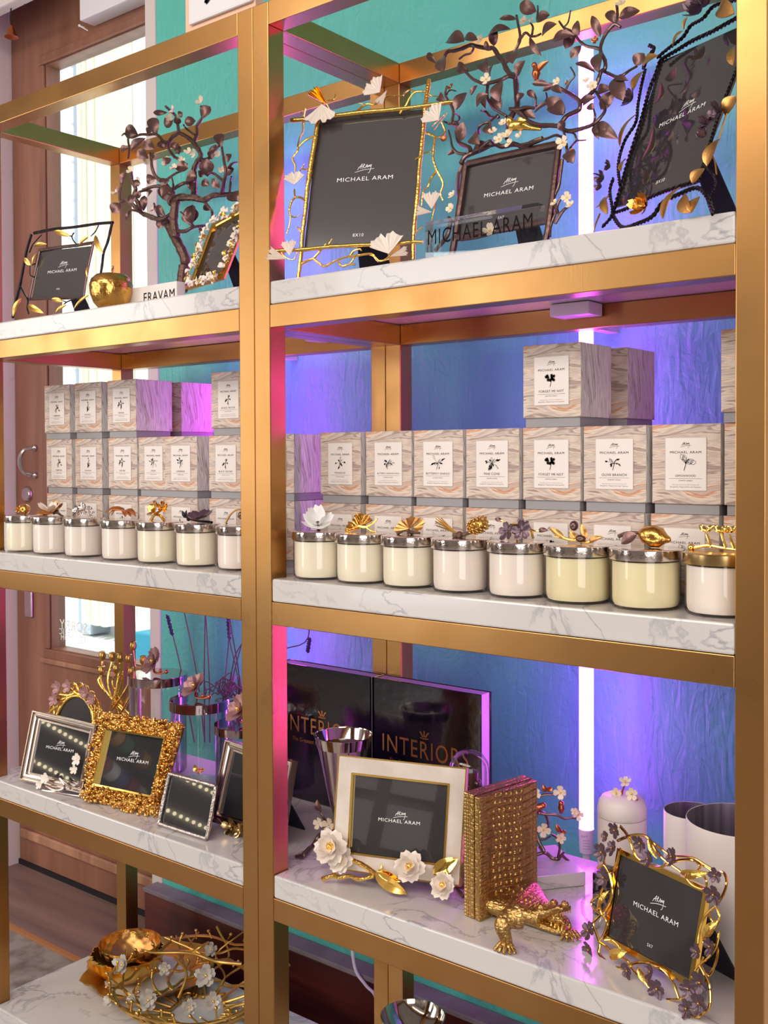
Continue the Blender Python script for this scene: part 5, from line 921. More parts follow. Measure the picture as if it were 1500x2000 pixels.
for x, y, R_ in ((340, 200, 75), (250, 260, 50), (215, 410, 80), (315, 370, 72), (580, 325, 80), (655, 470, 72), (880, 450, 85), (1290, 630, 68), (1275, 810, 92), (235, 650, 82), (90, 1150, 82), (95, 1330, 72), (1240, 1300, 85), (1115, 1350, 65), (1145, 1640, 95), (1035, 1700, 80), (1135, 1840, 92), (1020, 1890, 88), (675, 1540, 70), (740, 1700, 88), (460, 1530, 78)):
    c = PN(*cn([(x, y)])[0], 0.016); R = R_/4.839*((c-CAM)@FW)/FPX; nn = nrm(PN.n+np.array([random.uniform(-.4, .3), 0, random.uniform(-.3, .3)])); g = G(); flower(g, c, nn, R*1.1, 5, 0.22, rot=random.random()*3, th=0.001); f_ = mk('flower', g, 'dark_petal', t)
    g = G(); ball(g, c+nn*R*0.10, R*0.14, 8, 5)
    for i in range(5): a = i*1.256; u = PN.e1*math.cos(a)+PN.e2*math.sin(a); ball(g, c+nn*R*0.14+u*R*0.2, R*0.05, 6, 4)
    mk('stamen', g, 'gold_satin', f_)
for x0, y0, x1, y1, wd in ((660, 270, 740, 470, 60), (1000, 640, 1230, 600, 80), (960, 600, 1220, 610, 60), (1170, 1230, 1330, 1050, 90), (290, 770, 170, 960, 60), (290, 1390, 460, 1350, 100), (560, 1500, 650, 1660, 60)):
    a, b = PN(*cn([(x0, y0)])[0], 0.014), PN(*cn([(x1, y1)])[0], 0.014); g = G(); leaf(g, a, b, PN.n, wd/4.839*((a-CAM)@FW)/FPX, 0.08, 0.3, 0.001, 'leaf', 0.05); mk('leaf', g, 'gold', t)
easel(t, PN, 0.11, 0.11, 0.05, S3)
# crocodile bookend
p0 = np.array([0.4084, 0.0682, S3]); dv = nrm((0.0264, 0.1345, 0)); wv = nrm((-dv[1], dv[0], 0))
t = thing('crocodile_bookend', (0.46, 0.11, S3), 'golden bookend shaped as scaly books with an open mouthed crocodile crawling out', 'bookend')
for i, (o_, th_) in enumerate(((0.0, 0.011), (0.0118, 0.010))):
    g = G(); a = p0+wv*o_+EZ*0.0006; obox(g, a, wv*th_, dv*0.137, EZ*0.196); mk('book_block', g, 'croc', t, smooth=False, bevel=0.002)
g = G(); a = p0-wv*0.0125+dv*0.001+EZ*0.0006; obox(g, a, wv*0.0115, dv*0.135, EZ*0.194); pl_ = mk('scaled_cover', g, 'croc', t, smooth=False, bevel=0.002)
g = G()
for r_ in range(15):
    for c_ in range(6):
        c = p0-wv*0.0122+dv*(0.036+c_*0.0120+0.003*math.sin(r_))+EZ*(0.022+r_*0.0118+0.0035*math.sin((0.036+c_*0.012)*48)); ball(g, c, 0.0046, 8, 5, (0.55, 0.9, 0.95))
mk('raised_scales', g, 'croc', pl_)
for r_ in range(16):
    g = G(); tube(g, [p0-wv*0.0128+dv*q_+EZ*(0.016+r_*0.0118+0.0035*math.sin(q_*48)) for q_ in np.linspace(0.004, 0.132, 14)], 0.0011, 6, 2, 0.3); mk('scale_ridge', g, 'croc', pl_)
PK = Pl((0.427, 0.14, S3), -16.7, 0, 0); cc = crop(890, 1500, 5.556)
def loft(g, st, seg=20):
    V = []; F = []
    for (x, yt, yb, hw) in st:
        a, b = PK(*cc([(x, yt)])[0]), PK(*cc([(x, yb)])[0]); b[2] = max(b[2], S3+0.0012); c = (a+b)/2; hz = (a[2]-b[2])/2
        for k in range(seg): an = 2*math.pi*k/seg; sa, ca = math.sin(an), math.cos(an); V.append(c+PK.n*hw*math.copysign(abs(sa)**0.75, sa)+EZ*hz*math.copysign(abs(ca)**0.8, ca))
    n = len(st)
    for i in range(n-1):
        for k in range(seg): F.append((i*seg+k, i*seg+(k+1) % seg, (i+1)*seg+(k+1) % seg, (i+1)*seg+k))
    F.append(tuple(range(seg))[::-1]); F.append(tuple((n-1)*seg+k for k in range(seg))); return g.add(V, F)
g = G(); loft(g, [(430, 1240, 1700, 0.066), (520, 1235, 1720, 0.066), (620, 1290, 1760, 0.060), (720, 1370, 1785, 0.050), (800, 1425, 1790, 0.040), (880, 1465, 1785, 0.032), (950, 1490, 1770, 0.027), (1010, 1490, 1750, 0.024)])
loft(g, [(980, 1480, 1640, 0.024), (1050, 1500, 1610, 0.018), (1110, 1485, 1575, 0.014), (1160, 1470, 1560, 0.013), (1205, 1500, 1555, 0.009)]); loft(g, [(980, 1620, 1765, 0.022), (1050, 1680, 1790, 0.016), (1120, 1720, 1800, 0.012), (1180, 1740, 1800, 0.010), (1222, 1745, 1785, 0.006)])
# legs
def leg(P, r, toes, n=5):
    tube(g, P, r, 12, 5)
    e = np.array(P[-1]); d = nrm(toes)
    s = np.cross([0, 0, 1.0], d)
    for i in range(n):
        a = (i-(n-1)/2)*0.42; u = d*math.cos(a)+s*math.sin(a); tube(g, [e, e+u*0.010+EZ*0.003, np.array([*(e+u*0.021)[:2], S3+0.0025])], [0.0052, 0.004, 0.0022], 7)
leg([tuple(atZ(1012, 1788, S3+0.045)), tuple(atZ(992, 1795, S3+0.042)), tuple(atZ(981, 1808, S3+0.036)), tuple(atZ(988, 1832, S3+0.018)), (0.500, 0.018, S3+0.007)], [0.020, 0.015, 0.012, 0.009, 0.009], (0.35, -0.9, 0))
q = atZ(1108, 1829, S3); leg([(0.500, 0.122, S3+0.024), (0.525, 0.116, S3+0.020), (q[0]-0.012, q[1]+0.012, S3+0.014), (q[0], q[1], S3+0.007)], [0.014, 0.011, 0.009, 0.008], (0.75, -0.6, 0))
body = mk('crocodile_body', g, 'croc', t)
g = G()
for i in range(13):
    x = 500+i*42; yt = np.interp(x, [500, 620, 720, 800, 880, 1010], [1235, 1290, 1370, 1430, 1475, 1490]); hw = np.interp(x, [500, 1010], [0.030, 0.007])
    for s_ in (-1, -0.4, 0.4, 1):
        c = PK(*cc([(x, yt)])[0])+PK.n*hw*s_-EZ*(0.001+0.006*abs(s_)*hw/0.03); lathe(g, [(0.0035, -0.002), (0.0028, 0.002), (0, 0.0065)], c, 6, (0.15, 0, 1))
mk('back_spikes', g, 'croc', body)
g = G()
for x, y, s_ in ((1150, 1560, -1), (1175, 1560, -1), (1095, 1580, -1), (1200, 1550, -1), (1120, 1710, 1), (1160, 1735, 1), (1195, 1740, 1), (1080, 1690, 1)):
    for w_ in (-0.008, 0.008): lathe(g, [(0.0016, -0.001), (0.0011, 0.003), (0, 0.0065 if s_ < 0 else 0.005)], PK(*cc([(x, y)])[0])+PK.n*w_, 6, (0, 0, s_))
mk('teeth', g, 'gold_smooth', body)
g = G()
for w_ in (-0.013, 0.013): ball(g, PK(*cc([(1000, 1490)])[0])+PK.n*w_, 0.0065, 10, 6); 
ball(g, PK(*cc([(1185, 1480)])[0]), 0.006, 10, 6); mk('eye_ridge', g, 'croc', body)
# blossom sculpture on stone base
A_ = atZ(1144, 1703, S3+0.024); B_ = atZ(1086, 1649, S3+0.024); e1 = nrm((B_-A_)*np.array([1, 1, 0])); l1 = np.linalg.norm(B_-A_); e2 = np.array([-e1[1], e1[0], 0]); e2 = e2 if e2@(np.array([-1, -0.2, 0])) > 0 else -e2
t = thing('blossom_sculpture', A_+e1*l1/2+e2*0.06-EZ*0.024, 'dark blossom branch sculpture with small copper birds on a square white marble base', 'sculpture')
g = G(); obox(g, A_-EZ*0.0235, e1*l1, e2*0.13, EZ*0.0235); mk('marble_base', g, 'marble', t, smooth=False, bevel=0.0015)
cb = (A_+e1*l1*0.5+e2*0.05); PS = Pl(cb, 35, 0, 0); g = G()
twigs(g, PS, cc, [(44, 40, [(700, 930), (860, 940), (970, 920), (1050, 980), (1110, 990)]), (40, 24, [(1110, 990), (1150, 950), (1190, 980), (1240, 1020)]), (30, 24, [(1140, 950), (1180, 910)]), (38, 30, [(960, 900), (900, 790), (870, 660), (870, 540), (900, 480), (960, 490), (1000, 570), (1000, 660)]), (34, 24, [(900, 490), (960, 500), (1090, 510), (1180, 550), (1260, 540), (1320, 550)]), (34, 22, [(830, 380), (860, 330), (960, 290), (1060, 290), (1120, 290)]), (34, 26, [(700, 700), (780, 520), (840, 400)]), (30, 24, [(1110, 970), (1130, 850), (1100, 760), (1040, 720)]), (28, 20, [(920, 780), (980, 770), (1030, 740)]), (26, 20, [(1120, 800), (1150, 700), (1100, 640)]), (40, 36, [(960, 920), (910, 850)])], 5.556, 0.0, 0.008, 0.1)
mk('branches', g, 'bronze', t)
for x, y, R_, n_ in ((1135, 265, 75, 4), (870, 280, 60, 4), (955, 670, 78, 4), (1140, 760, 60, 5), (1330, 510, 60, 4), (1290, 470, 45, 4)):
    c = PS(*cc([(x, y)])[0], 0.010); R = R_/5.556*((c-CAM)@FW)/FPX; g = G(); flower(g, c, PS.n+np.array([random.uniform(-.3, .3), -.3, .2]), R, n_, 0.3, rot=random.random()*3); f_ = mk('flower', g, 'pale_petal', t); g = G(); ball(g, c+PS.n*0.0015, R*0.16, 8, 5); mk('stamen', g, 'gold_smooth', f_)
for x, y, h_ in ((1145, 440, 1), (890, 430, -1)):
    c = PS(*cc([(x, y)])[0], 0.004); g = G()
    if h_ > 0: tube(g, [c-EZ*0.008, c, c+EZ*0.007], [0.003, 0.0058, 0.0045], 10); ball(g, c+EZ*0.009, 0.0048)
    else: tube(g, [c-PS.e1*0.016-EZ*0.012, c, c+PS.e1*0.008+EZ*0.003], [0.003, 0.006, 0.005], 10); ball(g, c+PS.e1*0.010+EZ*0.004, 0.005)
    mk('bird', g, 'copper', t)
g = G()
for x0, y0, x1, y1 in ((980, 260, 945, 180), (990, 250, 1050, 210), (1130, 700, 1090, 610), (1150, 690, 1200, 700)):
    a, b = PS(*cc([(x0, y0)])[0]), PS(*cc([(x1, y1)])[0]); leaf(g, a, b, PS.n, 0.009, .1, .3)
mk('leaf', g, 'copper', t)
# twig with flowers lying behind the enamel frame
t = thing('blossom_twig', (0.17, 0.12, S3), 'dark blossom twig lying on the marble behind the cream enamel frame', 'decoration')
g = G(); q = [atZ(591, 1672, S3+0.006), atZ(612, 1650, S3+0.008), atZ(640, 1625, S3+0.03), np.array([0.16, 0.155, S3+0.05]), np.array([0.26, 0.16, S3+0.03]), atZ(880, 1722, S3+0.02), atZ(906, 1752, S3+0.008)]
tube(g, q, [0.005, 0.004, 0.004, 0.004, 0.004, 0.0035, 0.0035], 8, 5, 0.1); tube(g, [q[2], q[2]+np.array([-.008, 0, .022]), q[2]+np.array([-.022, 0, .034])], [0.003, 0.002]); tube(g, [q[0], q[0]+np.array([-.012, -.006, -.002])], [0.005, 0.003]); mk('branch', g, 'bronze', t)
for x, y, R_, in ((622, 1608, 12), (642, 1612, 14)):
    c = atY(x, y, q[2][1]-0.012); g = G(); flower(g, c, (0.2, -1, .3), R_*((c-CAM)@FW)/FPX, 4, .3); mk('flower', g, 'pale_petal', t)
g = G(); c = atY(627, 1585, q[2][1]); leaf(g, c, c+np.array([-.01, 0, .02]), (0, -1, .2), .014); c2 = atZ(905, 1735, S3+0.018); leaf(g, c2-EX*0.02, c2+EX*0.006, (0, -.6, 1), .012); mk('leaf', g, 'bronze_leaf', t)
# cone cup
def rim(xl, xr, ym, Y):
    a, b = atY(xl, ym, Y), atY(xr, ym, Y); xm = (xl+xr)/2; k = ((atY(xm, ym, Y)-CAM)@FW)/FPX; c = atY(xm, ym, Y); return c, (xr-xl)/2*k*0.985
c, r = rim(611, 730, 1434, 0.19); h = c[2]-S3
t = thing('steel_cone_cup', (c[0], c[1], S3), 'tall polished steel cone cup behind the cream enamel frame', 'cup')
g = G(); lathe(g, [(0, 0.001), (0.030, 0.001), (0.030, 0.003), (0.008, 0.006), (0.011, 0.02), (r*0.45, h*0.35), (r*0.96, h-0.002), (r, h), (r-0.0015, h), (r*0.43, h*0.36), (0.009, 0.024), (0, 0.022)], (c[0], c[1], S3), 48); mk('cup_body', g, 'steel_mirror', t)
# glass dome
c, r = rim(875, 957, 1505, 0.22)
t = thing('glass_cloche', (c[0], c[1], S3), 'clear round topped glass dome between the books and the golden bookend', 'glass dome')
H_ = c[2]-S3; g = G(); lathe(g, [(r*0.9, 0.001), (r*0.95, H_*0.4), (r, H_), (r*0.92, H_+r*0.42), (r*0.7, H_+r*0.75), (r*0.38, H_+r*0.95), (0, H_+r*1.02)], (c[0], c[1], S3), 40); mk('dome', g, 'clear_glass', t)
g = G(); tube(g, [(c[0], c[1], S3+0.001), (c[0], c[1], S3+H_*0.5), (c[0]+0.004, c[1], S3+H_)], [0.02, 0.010, 0.014], 12, jit=.15)
for i in range(14): an = i*2.4; p = np.array([c[0]+math.cos(an)*0.02, c[1]+math.sin(an)*0.02, S3+H_*0.75+i*0.002]); ball(g, p, 0.006)
mk('bronze_figure', g, 'bronze', t)
# books
def book(x0, lab):
    y0, dp = 0.323, 0.038; h = atY(725, 1322, y0)[2]-S3; wd = atY(940, 1400, y0)[0]-atY(727, 1400, y0)[0]-0.001
    t = thing('large_book', (x0+wd/2, y0+dp/2, S3), lab, 'book', 'large shrink wrapped black books')
    g = G(); box(g, (x0, y0, S3+0.0005), (x0+wd, y0+0.004, S3+h)); box(g, (x0, y0+dp-0.004, S3+0.0005), (x0+wd, y0+dp, S3+h)); box(g, (x0, y0, S3+0.0005), (x0+0.006, y0+dp, S3+h)); cv = mk('cover', g, 'book_black', t, smooth=False, bevel=0.001)
    g = G(); box(g, (x0+0.006, y0+0.0045, S3+0.003), (x0+wd-0.003, y0+dp-0.0045, S3+h-0.0015)); mk('page_block', g, 'pages', t, smooth=False)
    g = G(); cx = x0+wd/2; zt_ = atY(840, 1485, y0)[2]; text(g, 'INTERIORS', (cx, y0-0.0008, zt_), EX, EZ, 0.205, 0, 1.25); text(g, 'The Greatest Rooms of the Century', (cx, y0-0.0008, zt_-0.02), EX, EZ, 0.17, 0, 1.2)
    for a in (-0.008, 0, 0.008): stroke(g, [(a*0.4, 0), (a, 0.008), (a*1.4, 0.012-abs(a)*0.4)], (cx, y0-0.0008, zt_+0.042), EX, EZ, 1, 0.003, 0)
    stroke(g, [(-0.010, 0), (0, -0.001), (0.010, 0)], (cx, y0-0.0008, zt_+0.040), EX, EZ, 1, 0.002, 0); mk('cover_lettering', g, 'copper_foil', cv, smooth=False)
xbk = atY(727, 1400, 0.323)[0]
book(xbk, 'large black book lettered INTERIORS standing on the right, its white page edge showing'); book(xbk-(atY(940, 1400, 0.323)[0]-xbk)-0.004, 'large black book lettered INTERIORS standing on the left, cut off by the brass posts')
# white canister
Yc = 0.29; c, r = rim(1167, 1263, 1640, Yc); zs = atY(1215, 1592, Yc)[2]; zt_ = atY(1215, 1549, Yc)[2]
t = thing('white_canister', (c[0], c[1], S3), 'matte white canister with domed lid and small blossoms, right of the tube light', 'canister')
g = G(); lathe(g, [(0, 0.0006), (r*0.97, 0.0006), (r, 0.003), (r, zs-S3-0.0006), (0, zs-S3-0.0006)], (c[0], c[1], S3), 48); mk('canister_body', g, 'ceramic', t)
hh = zt_-zs; g = G(); lathe(g, [(r*0.985, 0.0), (r, 0.001), (r, hh*0.35), (r*0.95, hh*0.62), (r*0.82, hh*0.84), (r*0.6, hh*0.95), (0, hh)], (c[0], c[1], zs), 48); ld = mk('lid', g, 'ceramic', t)
cd = crop(1130, 1480, 4.839)
for x, y, R_, mt in ((360, 340, 60, 'pale_petal'), (505, 345, 65, 'pale_petal'), (445, 230, 60, 'white_petal')):
    q = atY(*cd([(x, y)])[0], Yc-0.012); g = G(); flower(g, q, (0.1, -1, .25 if y > 300 else 1.2), R_/4.839*((q-CAM)@FW)/FPX, 5, .3); f_ = mk('blossom', g, mt, ld); g = G(); ball(g, q+np.array([0, -.002, 0.001]), .002); mk('stamen', g, 'gold_smooth', f_)
g = G(); q = [atY(*cd([p_])[0], Yc-0.004) for p_ in ((430, 395), (410, 340), (440, 240))]; tube(g, q, [.002, .0014]); tube(g, [q[0], atY(*cd([(500, 380)])[0], Yc-0.004), atY(*cd([(560, 400)])[0], Yc-0.004)], [.002, .0014]); tube(g, [q[1], atY(*cd([(360, 345)])[0], Yc-0.004)], .0014); mk('twig', g, 'copper', ld)
# white tumblers
def tumbler(xl, xr, ym, Y, lab):
    c, r = rim(xl, xr, ym, Y); h = c[2]-S3; t = thing('white_vase', (c[0], c[1], S3), lab, 'vase', 'white vases with steel lining')
    g = G(); lathe(g, [(0, 0.0006), (r*0.98, 0.0006), (r, 0.003), (r, h-0.0015), (r-0.0006, h), (r-0.0012, h-0.0004)], (c[0], c[1], S3), 56); mk('outer_wall', g, 'ceramic', t)
    g = G(); lathe(g, [(r-0.0014, h-0.0006), (r-0.0016, h-0.004), (r*0.97, 0.006), (0, 0.006)], (c[0], c[1], S3), 56); mk('steel_lining', g, 'brushed_lining', t)
tumbler(1297, 1408, 1583, 0.315, 'smaller white vase with steel lining, standing behind the larger one')
tumbler(1342, 1545, 1601, 0.23, 'larger white vase with steel lining, cut by the right brass post')
# woven box and little glass
q = atZ(1151, 1790, S3); g = G(); box(g, (q[0], q[1]+0.01, S3+0.0005), (q[0]+0.055, q[1]+0.055, atY(1151, 1703, q[1]+0.01)[2])); o = mk('woven_box', g, 'weave', smooth=False, bevel=0.001); tag(o, 'small box covered in black and white woven pattern beside the gold vine frame', 'box')
c = np.array([q[0]+0.024, q[1]-0.030, S3]); t = thing('glass_bowl', c, 'small clear glass bowl in front of the woven box', 'bowl'); g = G(); lathe(g, [(0.0, 0.001), (0.008, 0.001), (0.010, 0.008), (0.020, 0.022), (0.021, 0.036), (0.015, 0.046)], c, 28); mk('glass_wall', g, 'clear_glass', t)
# ------------------------------------------------------------------ third shelf, left
def moulded(pl, TLTRBRBL_open, out, label, mat='silver', mt=None, sg=None, steps=None, cardmat='card_mirror', size=None):
    TL, TR, BR, BL = TLTRBRBL_open
    t = thing('picture_frame', pl(*BL)*np.array([1, 1, 0])+EZ*S3, label, 'picture frame'); card(t, pl, TL, TR, BR, BL, 0.0, cardmat, mt, sg, size)
    Q = [np.array(pl.at(pl(*p))) for p in (BL, BR, TR, TL)]; g = G()
    pr = steps or [(0, -0.006), (0, 0.003), (out*0.22, 0.003), (out*0.25, 0.009), (out*0.5, 0.010), (out*0.55, 0.006), (out*0.75, 0.006), (out*0.8, 0.012), (out*0.97, 0.012), (out, 0.009), (out, -0.008)]
    ringframe(g, pl, Q, pr); mk('moulded_border', g, mat, t, smooth=False, bevel=0.0004); return t
PI_ = Pl((-0.7848, 0.0215, S3+0.0), 8.28, 16, 0)
t = moulded(PI_, ((79, 1407), (177, 1433), (158, 1529), (60, 1508)), 0.020, 'silver stepped picture frame with small white orchids at the left shelf end', 'silver', ((90, 1461), (143, 1470)), (119, 1452))
cI = crop(0, 1150, 3.0)
for x, y, R_ in ((450, 1000, 38), (265, 1110, 34), (230, 1150, 26), (435, 1060, 28)):
    c = PI_(*cI([(x, y)])[0], 0.018); g = G(); flower(g, c, PI_.n, R_/3.0*((c-CAM)@FW)/FPX, 5, .25); mk('flower', g, 'white_petal', t)
g = G(); twigs(g, PI_, cI, [(14, 10, [(240, 1140), (330, 1180), (380, 1160), (350, 1110), (420, 1160), (500, 1120)]), (14, 12, [(250, 1180), (340, 1195), (470, 1215)]), (12, 12, [(480, 1130), (520, 1000), (560, 800)])], 3.0, 0.012, 0.004); mk('twig', g, 'silver', t)
easel(t, PI_, 0.10, 0.09, 0.03, S3)
# gold pebble frame
PJ = Pl((-0.5717, 0.0362, S3), 6.54, 20, 0)
t = thing('picture_frame', PJ(235, 1575)*np.array([1, 1, 0])+EZ*S3, 'square picture frame with a wide border of golden pebbles', 'picture frame')
qj = ((213, 1427), (325, 1444), (300, 1554), (189, 1531))
card(t, PJ, *qj, 0.0, 'card_mirror', ((228, 1484), (289, 1493)), (262, 1473))
QJ = [np.array(PJ.at(PJ(*p))) for p in (qj[3], qj[2], qj[1], qj[0])]
g = G(); ringframe(g, PJ, QJ, [(0.0, -0.004), (0.0, 0.009), (0.004, 0.010), (0.006, 0.007), (0.006, -0.004)]); mk('inner_rim', g, 'gold_smooth', t, smooth=False)
outer = [np.array(PJ.at(PJ(*p))) for p in ((160, 1562), (308, 1598), (362, 1413), (197, 1387))]
g = G(); slab(g, [PJ.uv(*q, -0.001) for q in [outer[i]*0.93+QJ[i]*0.07 for i in range(4)]], PJ.n, 0.004); mk('backing_plate', g, 'gold_satin', t, smooth=False)
g = G()
for i in range(1150):
    e = random.randrange(4); f_, h_ = random.random(), random.random(); a = QJ[e]*(1-f_)+QJ[(e+1) % 4]*f_; b = outer[e]*(1-f_)+outer[(e+1) % 4]*f_; dq = (b-a); q = a+dq*(0.10+0.92*h_)
    c = PJ.uv(q[0], q[1], random.uniform(0.001, 0.012))
    if c[2] < S3+0.003: continue
    ball(g, c, random.uniform(0.0022, 0.0042), 6, 4, (1, 1, random.uniform(0.7, 1.2)))
mk('pebbled_border', g, 'gold_deep', t)['kind'] = 'stuff'
easel(t, PJ, 0.10, 0.11, 0.03, S3)
# small rounded frame
PQ = Pl((-0.3177, 0.0358, S3+0.002), 1.41, 16, 0)
t = thing('picture_frame', PQ(360, 1630)*np.array([1, 1, 0])+EZ*S3, 'small hammered silver frame with rounded corners and a gold butterfly on top', 'picture frame')
qk = ((333, 1511), (424.5, 1536), (406, 1638), (312, 1608))
card(t, PQ, *qk, 0.0, 'card_mirror'); ck = [np.array(PQ.at(PQ(*p))) for p in (qk[3], qk[2], qk[1], qk[0])]
P = []; cm = np.mean(ck, axis=0)
for i in range(4):
    c = ck[i]; a, b = ck[i-1], ck[(i+1) % 4]; P += [c+(a-c)/np.linalg.norm(a-c)*0.012, c+(cm-c)*0.035, c+(b-c)/np.linalg.norm(b-c)*0.012]
P.append(P[0]); g = G(); tube(g, [PQ.uv(*q, 0.003) for q in P], 0.0042, 10, 5, 0.12); mk('hammered_border', g, 'silver_rough', t)
g = G(); c = PQ(388, 1505, 0.008); leaf(g, c, c+PQ.e1*-0.016+PQ.e2*0.006, PQ.n, .012); leaf(g, c, c+PQ.e1*0.016+PQ.e2*0.004, PQ.n, .010); tube(g, [c-PQ.e2*0.006, c+PQ.e2*0.002], .002); mk('butterfly', g, 'gold_deep', t)
g = G(); leaf(g, c+PQ.n*0.002, c+PQ.e1*0.017+PQ.e2*0.003+PQ.n*0.003, PQ.n, .005); mk('enamel_wing', g, 'red_enamel', t)
easel(t, PQ, 0.07, 0.06, 0.025, S3)
# silver frame behind the posts
PO = Pl((-0.229, 0.1081, S3+0.001), 0.13, 12, 0)
t = moulded(PO, ((458, 1467), (559, 1505), (539, 1620), (433, 1587)), 0.020, 'silver stepped picture frame half hidden behind the two middle brass posts', 'silver')
g = G(); c = PO(452, 1615, 0.02); flower(g, c, PO.n, 0.018, 5, .4); flower(g, PO(468, 1622, 0.02), PO.n, 0.014, 5, .4); mk('flower', g, 'antique_brass', t)
g = G(); tube(g, [PO(425, 1600, .014), PO(440, 1612, .016), PO(475, 1618, .014), PO(540, 1640, .012)], .003, 8); mk('twig', g, 'antique_brass', t)
easel(t, PO, 0.12, 0.11, 0.045, S3)
# round topped wreath frame behind
PW = Pl((-0.815, 0.20, S3), 6, 10, 0); cw = crop(0, 1150, 5)
t = thing('picture_frame', PW.o+PW.e1*0.02, 'round topped golden wreath picture frame with pink flowers behind the silver frame', 'picture frame')
cen = np.array(PW.at(PW(147, 1418))); rin = np.array(PW.at(PW(147, 1359)))[1]-cen[1]; ri = np.array(PW.at(PW(184, 1418)))[0]-cen[0]; ro = rin+0.030; rx_ = ri+0.030
g = G(); n = 30; V = [PW.uv(cen[0]+ri*math.cos(a), max(cen[1]+rin*math.sin(a), 0.03)) for a in np.linspace(0, 2*math.pi, n, endpoint=False)]; slab(g, V, PW.n, 0.004); mk('photo_insert', g, 'card_black', t, smooth=False)
g = G(); tube(g, [PW.uv(cen[0]+ri*1.02*math.cos(a), max(0.03, cen[1]+rin*1.02*math.sin(a)), 0.003) for a in np.linspace(0, 2*math.pi, 34)], .004, 8, 2)
for j in range(7):
    ph = random.random()*6; P = []
    for a in np.linspace(-0.5, 3.64, 22): s_ = 0.5+0.45*math.sin(a*5+ph); P.append(PW.uv(cen[0]+(ri+0.004+(rx_-ri)*s_)*math.cos(a), max(0.005, cen[1]+(rin+0.004+(ro-rin)*s_)*math.sin(a)), 0.004+0.004*math.cos(a*5+ph)))
    tube(g, P, .0026, 6, 2)
mk('wreath_border', g, 'gold', t)
for x, y in ((560, 960), (660, 950), (530, 1080), (830, 1010), (890, 1070)): g = G(); c = PW(*cw([(x, y)])[0], 0.014); flower(g, c, PW.n, 0.017, 5, .3); mk('flower', g, 'mauve_petal', t)
easel(t, PW, cen[0], 0.12, 0.03, S3)
# seed pod vase
cs = crop(180, 1190, 5); Yv = 0.31
cv = atY(238, 1390, Yv); t = thing('seed_pod_vase', (cv[0], Yv, S3), 'golden vase of tall bending stems with cup shaped seed pods behind the pebbled frame', 'vase')
PV = Pl((cv[0], Yv, S3), 25, 0, 0); g = G()
for i, (x, y, xm) in enumerate(((100, 455, 110), (195, 465, 160), (275, 475, 240), (355, 485, 340), (400, 360, 410), (500, 500, 440), (90, 600, 90), (235, 580, 210), (380, 610, 380), (300, 560, 280))):
    a = PV(*cs([(x, y+40)])[0], random.uniform(-.03, .03)); b = PV(*cs([(xm, 760)])[0], random.uniform(-.02, .02)); an = i*0.63; base = PV.uv(0.02*math.cos(an), 0.001, 0.02*math.sin(an)); d_ = PV.uv(0.05*math.cos(an*1.7), 0.05, 0.03*math.sin(an)); tube(g, [base, d_, b, a], [.004, .0035, .0028, .0026], 8, 5)
mk('stems', g, 'gold', t)
for i, (x, y) in enumerate(((100, 455), (195, 465), (275, 475), (355, 485), (400, 360), (500, 500), (90, 600), (235, 580), (380, 610))):
    a = PV(*cs([(x, y+45)])[0], 0); g = G(); lathe(g, [(.003, 0), (.008, .006), (.0085, .014), (.0065, .020), (.0095, .022), (.006, .023), (0, .018)], a, 10); mk('seed_pod', g, 'gold_satin', t)
# canisters
for i, (xl, xr_, yt, yb_, fx_, fy_, lab) in enumerate(((249, 367, 1328, 1345, 330, 1300, 'tallest glass canister with a flower topped silver lid, beside the seed pod vase'), (330, 449, 1378, 1397, 388, 1345, 'middle glass canister with a mauve magnolia on its silver lid'), (417, 535, 1427, 1443, 455, 1398, 'shortest glass canister, its silver lid cut off by the middle brass posts'))):
    Yc = 0.275-0.01*i; xm = (xl+xr_)/2; k = ((atY(xm, yt, Yc)-CAM)@FW)/FPX; r = (xr_-xl)/2*k*0.985
    dd = nrm((ray(xm, yt))*np.array([1, 1, 0])); front = atY(xm, yt, Yc-r*abs(dd[1])); zr = front[2]; zb_ = atY(xm, yb_, Yc-r*abs(dd[1]))[2]; cx, cy = front[0]+dd[0]*r, front[1]+dd[1]*r
    t = thing('glass_canister', (cx, cy, S3), lab, 'canister', 'glass canisters on the lower left shelf')
    g = G(); lathe(g, [(0, .001), (r*0.93, .001), (r*0.95, .004), (r*0.95, zr-S3-.002), (r*.93, zr-S3-.002), (r*.93, .006), (0, .005)], (cx, cy, S3), 48); mk('glass_body', g, 'clear_glass', t)
    g = G(); lathe(g, [(r*0.9, zb_-zr), (r, zb_-zr), (r, -0.001), (r*.985, 0), (0, 0)], (cx, cy, zr), 56); ld = mk('lid', g, 'lid_mirror', t)
    g = G(); c = np.array([cx-0.004, cy-0.006, zr+.026]); flower(g, c, (-.25, -.75, .6), .033, 6, .35, W=.034, th=.001); flower(g, c+np.array([0, -.002, .003]), (-.2, -.8, .5), .021, 5, .8, th=.001); f_ = mk('magnolia', g, 'mauve_petal', ld); g = G(); ball(g, c+np.array([-.002, -.006, .006]), .005); mk('stamen', g, 'gold', f_)
    g = G(); tube(g, [c, c+np.array([.012, -.01, -.018]), c+np.array([.035, -.01, -.018]), c+np.array([.05, -.008, -.014])], [.003, .0025, .002]); ball(g, c+np.array([.052, -.008, -.013]), .005); ball(g, c+np.array([.036, -.012, -.012]), .004); mk('twig', g, 'copper', ld)
